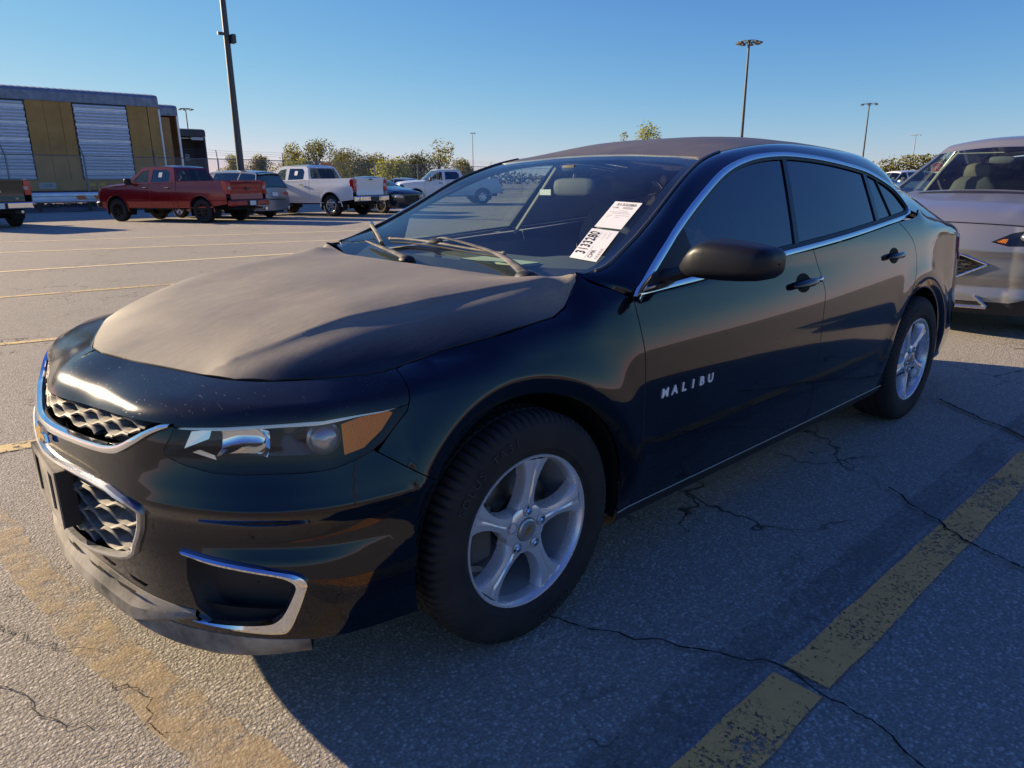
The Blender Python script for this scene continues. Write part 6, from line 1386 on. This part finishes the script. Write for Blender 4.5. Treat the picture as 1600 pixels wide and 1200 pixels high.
# ================================================================ fence, guardrail, bank
GST = mat('fence_steel', (.22, .24, .26), .5, .6); FP = [(9,-36.6),(5,-36.8),(1.2,-37.0),(-1.8,-37.2),(-4.25,-37.4),(-7.45,-37.9),(-10.9,-38.7),(-14.49,-39.7),(-19.1,-41.3),(-23.1,-42.8),(-27.6,-44.5),(-32.8,-46.5),(-38.6,-48.9),(-44.5,-51.2),(-51,-53.8),(-58,-56.6),(-66,-59.8),(-76,-63.8),(-88,-68.5)]
fn = thing('chain_link_fence', 'chain-link fence topped with barbed wire, running behind the parked vehicles', 'fence')
def chainlink():
    m = bpy.data.materials.new('chain_link'); m.use_nodes = True; N, L = nodes(m); b = N['Principled BSDF']; b.inputs['Base Color'].default_value = (.25, .27, .29, 1); b.inputs['Metallic'].default_value = .6; b.inputs['Roughness'].default_value = .5
    tc = N.new('ShaderNodeTexCoord'); sp = N.new('ShaderNodeSeparateXYZ'); L.new(tc.outputs['UV'], sp.inputs[0])
    def dia(op):
        v = math_(m, op, sp.outputs[0], sp.outputs[1]); v = math_(m, 'FRACT', math_(m, 'MULTIPLY', v, 1.0)); return math_(m, 'LESS_THAN', math_(m, 'ABSOLUTE', math_(m, 'SUBTRACT', v, .5)), .055)
    f = math_(m, 'MAXIMUM', dia('ADD'), dia('SUBTRACT'))
    tr = N.new('ShaderNodeBsdfTransparent'); mx = N.new('ShaderNodeMixShader'); L.new(f, mx.inputs[0]); L.new(tr.outputs[0], mx.inputs[1]); L.new(b.outputs[0], mx.inputs[2]); L.new(mx.outputs[0], N['Material Output'].inputs[0]); return m
CL = chainlink(); post_me = None
for i, (x, y) in enumerate(FP):
    mb = MB(); mb.tube([(0, 0, 0), (0, 0, 2.53)], .038, GST, 8); mb.tube([(0, 0, 2.50), (.06, .10, 2.62), (.16, .30, 2.98)], .022, GST, 6)
    if post_me is None: post_me = mb.build('fence_post', fn, loc=(x, y, 0)); 
    else: o = post_me.copy(); COL.objects.link(o); o.location = (x, y, 0)
mb = MB(); mb.tube([(x, y, 2.52) for x, y in FP], .024, GST, 6); mb.build('top_rail', fn)
for dx, dy, z in ((.16, .30, 2.96), (.125, .22, 2.84), (.09, .15, 2.72)):
    mb = MB(); P = resample([(x+dx, y+dy) for x, y in FP], 1.2, False); mb.tube([(q[0], q[1], z-.02*math.sin(i*1.3)) for i, q in enumerate(P)], .0045, GST, 4, cap=False); mb.build('barbed_wire', fn)
mb = MB(); P = np.array(FP); s_l = np.r_[0, np.cumsum(np.hypot(*np.diff(P, axis=0).T))]
mb.grid([[(q[0], q[1]-.03, .05), (q[0], q[1]-.03, 2.50)] for q in P], CL); o = mb.build('wire_mesh', fn, smooth=False)
uv = o.data.uv_layers.new(name='UVMap')
for lp in o.data.loops:
    v = lp.vertex_index; uv.data[lp.index].uv = (s_l[v//2]/.10, (2.45 if v % 2 else 0)/.10)
gr_ = thing('guardrail', 'galvanised steel guardrail with an orange and white striped marker, left of the red pickup', 'guardrail')
prf = [(0, .42), (.07, .46), (.08, .52), (.02, .58), (.02, .66), (.08, .72), (.07, .80), (0, .86)]
mb = MB(); mb.grid([[(x, -36.05+a, b) for a, b in prf] for x in np.linspace(8, -16, 9)], GALV, flip=True); mb.build('rail_beam', gr_)
for i in range(12):
    mb = MB(); mb.box((7-i*2-.06, -36.25, 0), (7-i*2+.06, -36.06, .84), RUST); mb.build('post', gr_, smooth=False)
mb = MB()
for i in range(4): xa = -6.55-i*.36; mb.add([(xa, -35.955, .555), (xa-.36, -35.955, .555), (xa-.26, -35.955, .71), (xa+.10, -35.955, .71)], [(0, 1, 2, 3)], mat('marker_orange', (.80, .17, .03), .5) if i % 2 == 0 else WHP)
mb.build('striped_marker', gr_, smooth=False)
rnd = random.Random(3); mb = MB(); ST = [dirty('gravel_grey', (.10, .098, .095), (.2, .19, .17), .6, .9, 0, 5), mat('litter_white', (.5, .52, .55), .7)]
for i in range(2600):
    x = rnd.uniform(-16, 6); y = -36.6-abs(rnd.gauss(0, .5)); z = .28*math.exp(-((y+36.9)/.5)**2)+.05; r_ = rnd.uniform(.03, .09)
    V = [(x+r_*rnd.uniform(-1, 1), y+r_*rnd.uniform(-1, 1), z+r_*rnd.uniform(-1, 1)) for _ in range(5)]; mb.add(V, [(0,1,2),(0,2,3),(0,3,4),(1,2,4)], ST[1] if rnd.random() < .012 else ST[0])
rows = [[(x, y, max(0.01, .30*math.exp(-((y+36.95)/.55)**2)+rnd.uniform(-.03, .03))) for y in (-38.6, -37.9, -37.4, -37.1, -36.8, -36.5, -36.1, -35.9)] for x in np.arange(-16, 6, .35)]
mb.grid(rows, ST[0], flip=False); tag(mb.build('gravel_bank', None, smooth=False), kind='stuff')
# ================================================================ poles and signs
PST = mat('pole_steel', (.075, .080, .085), .5, .5)
def mast(x, y, h, label, r=.12, heads=6, hr=.8, m=None, name='floodlight_mast', cat='light mast'):
    t = thing(name, label, cat, (x, y, 0), 0, None); m = m or PST
    mb = MB(); mb.tube([(0, 0, 0), (0, 0, h*.5), (0, 0, h)], [r, r*.8, r*.55], m, 10); mb.build('pole', t)
    mb = MB(); mb.tube([(math.cos(a)*hr*.9, math.sin(a)*hr*.9, h) for a in np.linspace(0, 2*PI, 13)], .04, m, 6, cap=False); mb.tube([(-hr, 0, h), (hr, 0, h)], .05, m, 6); mb.build('crossarm', t)
    for k in range(heads):
        a = 2*PI*k/heads+.4; cx, cy_ = math.cos(a)*hr, math.sin(a)*hr; mb = MB(); mb.prism([(cx-.28, cy_-.20), (cx+.28, cy_-.20), (cx+.28, cy_+.20), (cx-.28, cy_+.20)], h-.22+.0, h+.0-.05, m); mb.build('lamp_head', t, smooth=False)
    return t
mast(-71.2, -40.7, 15, 'tall floodlight mast with two tiers of lamps right of centre', .19, 8, 1.05); 
mast(-147, -58.9, 15, 'distant floodlight mast above the black sedan\'s rear door', .20, 6, 1.4)
mast(-265.7, -91.4, 15, 'farthest floodlight mast, rising from the tree line left of the silver crossover', .22, 6, 1.6, mat('pale_pole', (.35, .35, .36), .6))
mast(-141, -172, 15, 'thin street lamp seen above the white pickups', .17, 2, 1.2, mat('pale_pole', (.35, .35, .36), .6), 'street_lamp', 'street lamp')
mast(-50.3, -148.7, 15, 'floodlight mast peeking over the dark railcar', .17, 6, 1.2)
bp_ = thing('light_pole', 'thick dark pole behind the silver utility vehicle, running out of the top of the frame', 'pole', (-10.32, -26.3, 0))
mb = MB(); mb.tube([(0, 0, 0), (0, 0, 5), (0, 0, 13)], [.150, .118, .075], PST, 14); mb.build('shaft', bp_)
mb = MB(); mb.box((-.24, -.02, 6.25), (-.10, .28, 6.55), PST); mb.build('junction_box', bp_, smooth=False); mb = MB(); mb.box((.06, .02, 6.5), (.35, .10, 6.6), PST); mb.build('camera_arm', bp_, smooth=False)
mb = MB(); mb.rev([(.30, 0), (.30, .55), (.001, .56)], mat('concrete', (.30, .29, .27), .9), 16, 'z'); mb.build('concrete_base', bp_)
st_ = thing('stop_sign', 'red octagonal stop sign seen through the silver crossover\'s windscreen', 'sign', (-51.2, -14.6, 0), math.radians(18))
mb = MB(); o8 = [(.40*math.cos(PI/8+k*PI/4), 1.86+.40*math.sin(PI/8+k*PI/4)) for k in range(8)]; mb.prism(o8, .03, .035, mat('sign_white', (.8, .8, .8), .5), 'x'); mb.prism([(a*.93, (b-1.86)*.93+1.86) for a, b in o8], .0355, .038, mat('sign_red', (.55, .02, .03), .5), 'x')
V, F = text_geo('STOP', .30, 0); mb.add([(.040, q[0], 1.86+q[1]) for q in V], F, MATS['sign_white']); mb.build('sign_face', st_, smooth=False)
mb = MB(); mb.tube([(0, 0, 0), (0, 0, 2.2)], .03, GALV, 6); mb.build('post', st_)
os2 = thing('warning_board', 'orange lettered board standing beyond the fence above the white pickup', 'sign', (-31.8, -59.6, 0), math.radians(60))
mb = MB(); mb.box((-.03, -.52, 2.35), (.03, .52, 2.95), mat('board_orange', (.80, .30, .02), .5)); [mb.add([(.0305, -.42+i*.21, z), (.0305, -.28+i*.21, z), (.0305, -.28+i*.21, z+.14), (.0305, -.42+i*.21, z+.14)], [(0, 1, 2, 3)], mat('board_red', (.55, .09, .02), .5)) for i in range(4) for z in (2.44, 2.70)]; mb.build('board', os2, smooth=False)
for yy in (-.4, .4): mb = MB(); mb.tube([(0, yy, 0), (0, yy, 2.4)], .035, GALV, 6); mb.build('leg', os2)
# ================================================================ trees
def leafmat(name, c1, c2):
    m = mat(name, c1, .6, spec=.3); N, L = nodes(m); t = tex(m, 'Noise', .8, 3, .6); L.new(mixc(m, ramp(m, t.outputs['Fac'], [(.35, g3(0)), (.65, g3(1))]), c1, c2), N['Principled BSDF'].inputs['Base Color']); tl = N.new('ShaderNodeBsdfTranslucent'); tl.inputs[0].default_value = (c2[0]*1.8, c2[1]*1.9, c2[2]*1.2, 1); mx = N.new('ShaderNodeMixShader'); mx.inputs[0].default_value = .4; L.new(N['Principled BSDF'].outputs[0], mx.inputs[1]); L.new(tl.outputs[0], mx.inputs[2]); L.new(mx.outputs[0], N['Material Output'].inputs[0]); return m
LG1 = leafmat('leaf_olive', (.10, .105, .035), (.17, .15, .05)); LG2 = leafmat('leaf_bright', (.15, .18, .04), (.23, .22, .06)); LG3 = leafmat('leaf_dark', (.065, .08, .035), (.11, .105, .045)); BARK = mat('bark', (.08, .06, .045), .9)
def tree(x, y, h, w, label, lm, n=5200, ls=.30, seed=1, base_=.28, group=None, trunk=True):
    w *= 1.75; r = random.Random(seed); t = thing('tree', label, 'tree', (x, y, 0), r.uniform(0, 6), group); cl = []
    for k in range(11): a = r.uniform(0, 6.28); q = r.uniform(.0, .62)*w/2; zc = h*r.uniform(base_*.5+.10, .86); q *= 1-.45*(zc/h-.4 if zc/h > .4 else 0); cl.append((q*math.cos(a), q*math.sin(a), zc, r.uniform(.17, .30)*w*(1.1-.4*zc/h)))
    cl.append((0, 0, h*.90, w*.16)); mb = MB(); V = []; F = []
    for i in range(n):
        c = cl[r.randrange(len(cl))]; d = Vector((r.gauss(0, 1), r.gauss(0, 1), r.gauss(0, .8))); d.normalize(); q = Vector(c[:3])+d*c[3]*(r.uniform(.45, 1.0)**.6)*r.uniform(.8, 1.12)
        u = Vector((r.uniform(-1, 1), r.uniform(-1, 1), r.uniform(-1, 1))); u.normalize(); v = u.cross(d); 
        if v.length < .1: continue
        v.normalize(); s_ = ls*r.uniform(.5, 1.2); k = len(V); V += [q-u*s_*.5, q+v*s_*.35, q+u*s_*.5, q-v*s_*.35]; F.append((k, k+1, k+2, k+3))
    mb.add(V, F, lm); mb.build('crown', t, smooth=False)
    mb = MB(); mb.tube([(0, 0, 0), (w*.02, 0, h*.35), (0, w*.02, h*.75)], [h*.035, h*.025, h*.008], BARK, 7)
    for c in cl[:6]: mb.tube([(w*.015, 0, h*r.uniform(.25, .45)), (c[0]*.6, c[1]*.6, c[2]*.9), (c[0], c[1], c[2])], [h*.014, h*.008, h*.003], BARK, 5)
    mb.build('trunk', t); return t
tree(-50.9, -105.9, 6.6, 5.0, 'bushy olive tree left of the spiky one, above the silver utility vehicle', LG1, seed=1); tree(-54.2, -104.4, 6.9, 5.2, 'spiky-topped tree above the white pickup\'s cab', LG3, seed=2, base_=.2)
tree(-57.5, -102.5, 5.4, 4.6, 'low olive tree between the spiky tree and the broad dark one', LG1, seed=12, base_=.15)
tree(-53.8, -93, 4.6, 7.5, 'broad dark tree behind the white pickup\'s bed', LG3, seed=3, base_=.05); tree(-57.5, -92, 4.4, 5.5, 'rounded olive tree right of the broad dark one', LG1, seed=13, base_=.05)
tree(-42.6, -64.8, 3.1, 3.6, 'short bright green tree between the two white pickups', LG2, seed=4, base_=.02, ls=.26); tree(-61.6, -88.1, 4.4, 5.2, 'dull green tree behind the left-facing white pickup\'s hood', LG3, seed=5, base_=.1)
tree(-64.4, -86.1, 6.9, 4.6, 'tallest tree, narrow and airy, over the left-facing white pickup', LG1, seed=6, base_=.35, n=1300); tree(-73.4, -91.8, 4.0, 4.2, 'small tree beside the black sedan\'s windscreen pillar', LG1, seed=10, base_=.1)
tree(-50.1, -128, 5.6, 4.2, 'small round tree left of the thick pole', LG1, seed=7, base_=.2); tree(-54.3, -126.4, 5.4, 5.0, 'low tree right of the thick pole', LG1, seed=8, base_=.1); tree(-47.5, -96, 3.9, 4.2, 'low scrubby tree beyond the silver utility vehicle', LG2, seed=18, base_=.02)
tree(-86.1, -64.7, 9.2, 5.0, 'leafy treetop poking above the black sedan\'s roof', LG2, seed=9, base_=.45, n=2000); tree(-84.0, -67.3, 8.1, 2.6, 'thin pale treetop just left of the one above the black roof', LG1, seed=19, base_=.45, n=600)
def woods(pts, h, dens, lm, ls, seed, name='distant_woods'):
    r = random.Random(seed); mb = MB(); V = []; F = []; P = resample(pts, 2.5, False)
    for q in P:
        hh = h*(.72+.28*math.sin(q[0]*.13+q[1]*.21)+r.uniform(-.14, .16)); 
        for i in range(dens):
            c = Vector((q[0]+r.gauss(0, 2.2), q[1]+r.gauss(0, 2.2), hh*r.random()**.7)); u = Vector((r.uniform(-1, 1), r.uniform(-1, 1), r.uniform(-1, 1))).normalized(); v = u.orthogonal().normalized(); s_ = ls*r.uniform(.6, 1.3); k = len(V)
            V += [c-u*s_, c+v*s_*.8, c+u*s_, c-v*s_*.8]; F.append((k, k+1, k+2, k+3))
    mb.add(V, F, lm); return tag(mb.build(name, None, smooth=False), kind='stuff')
woods([(-215,-150),(-235,-110),(-243,-85),(-250,-40),(-240,40)], 8.0, 260, LG1, .42, 5)
woods([(-110,-300),(-160,-240),(-215,-150)], 5.5, 40, LG3, .8, 8)
# light-coloured vehicles on the far right, beyond the sedan's boot
mb = None
def far_car(src, x, y, rz, label, m=None):
    c = copy_tree(src); c.location = (x, y, 0); c.rotation_euler = (0, 0, rz); c['label'] = label; return c
def recolour(t, old, new):
    st = [t]
    while st:
        o = st.pop(); st += list(o.children)
        if o.type == 'MESH' and any(s_.material == old for s_ in o.material_slots):
            o.data = o.data.copy()
            for i, mm in enumerate(o.data.materials):
                if mm == old: o.data.materials[i] = new
bpy.context.view_layer.update()
c1 = far_car(du, -41.5, -14.6, math.radians(-25), 'white sport utility vehicle glimpsed between the black sedan\'s boot and the crossover'); recolour(c1, DUR, WHT)
c2 = far_car(du, -47.5, -14.2, math.radians(-25), 'white sport utility vehicle behind the other, touching the crossover\'s left edge'); recolour(c2, DUR, WHT)
c3 = far_car(pale, -30.0, -9.3, math.radians(60), 'pale car seen through the silver crossover\'s windscreen')
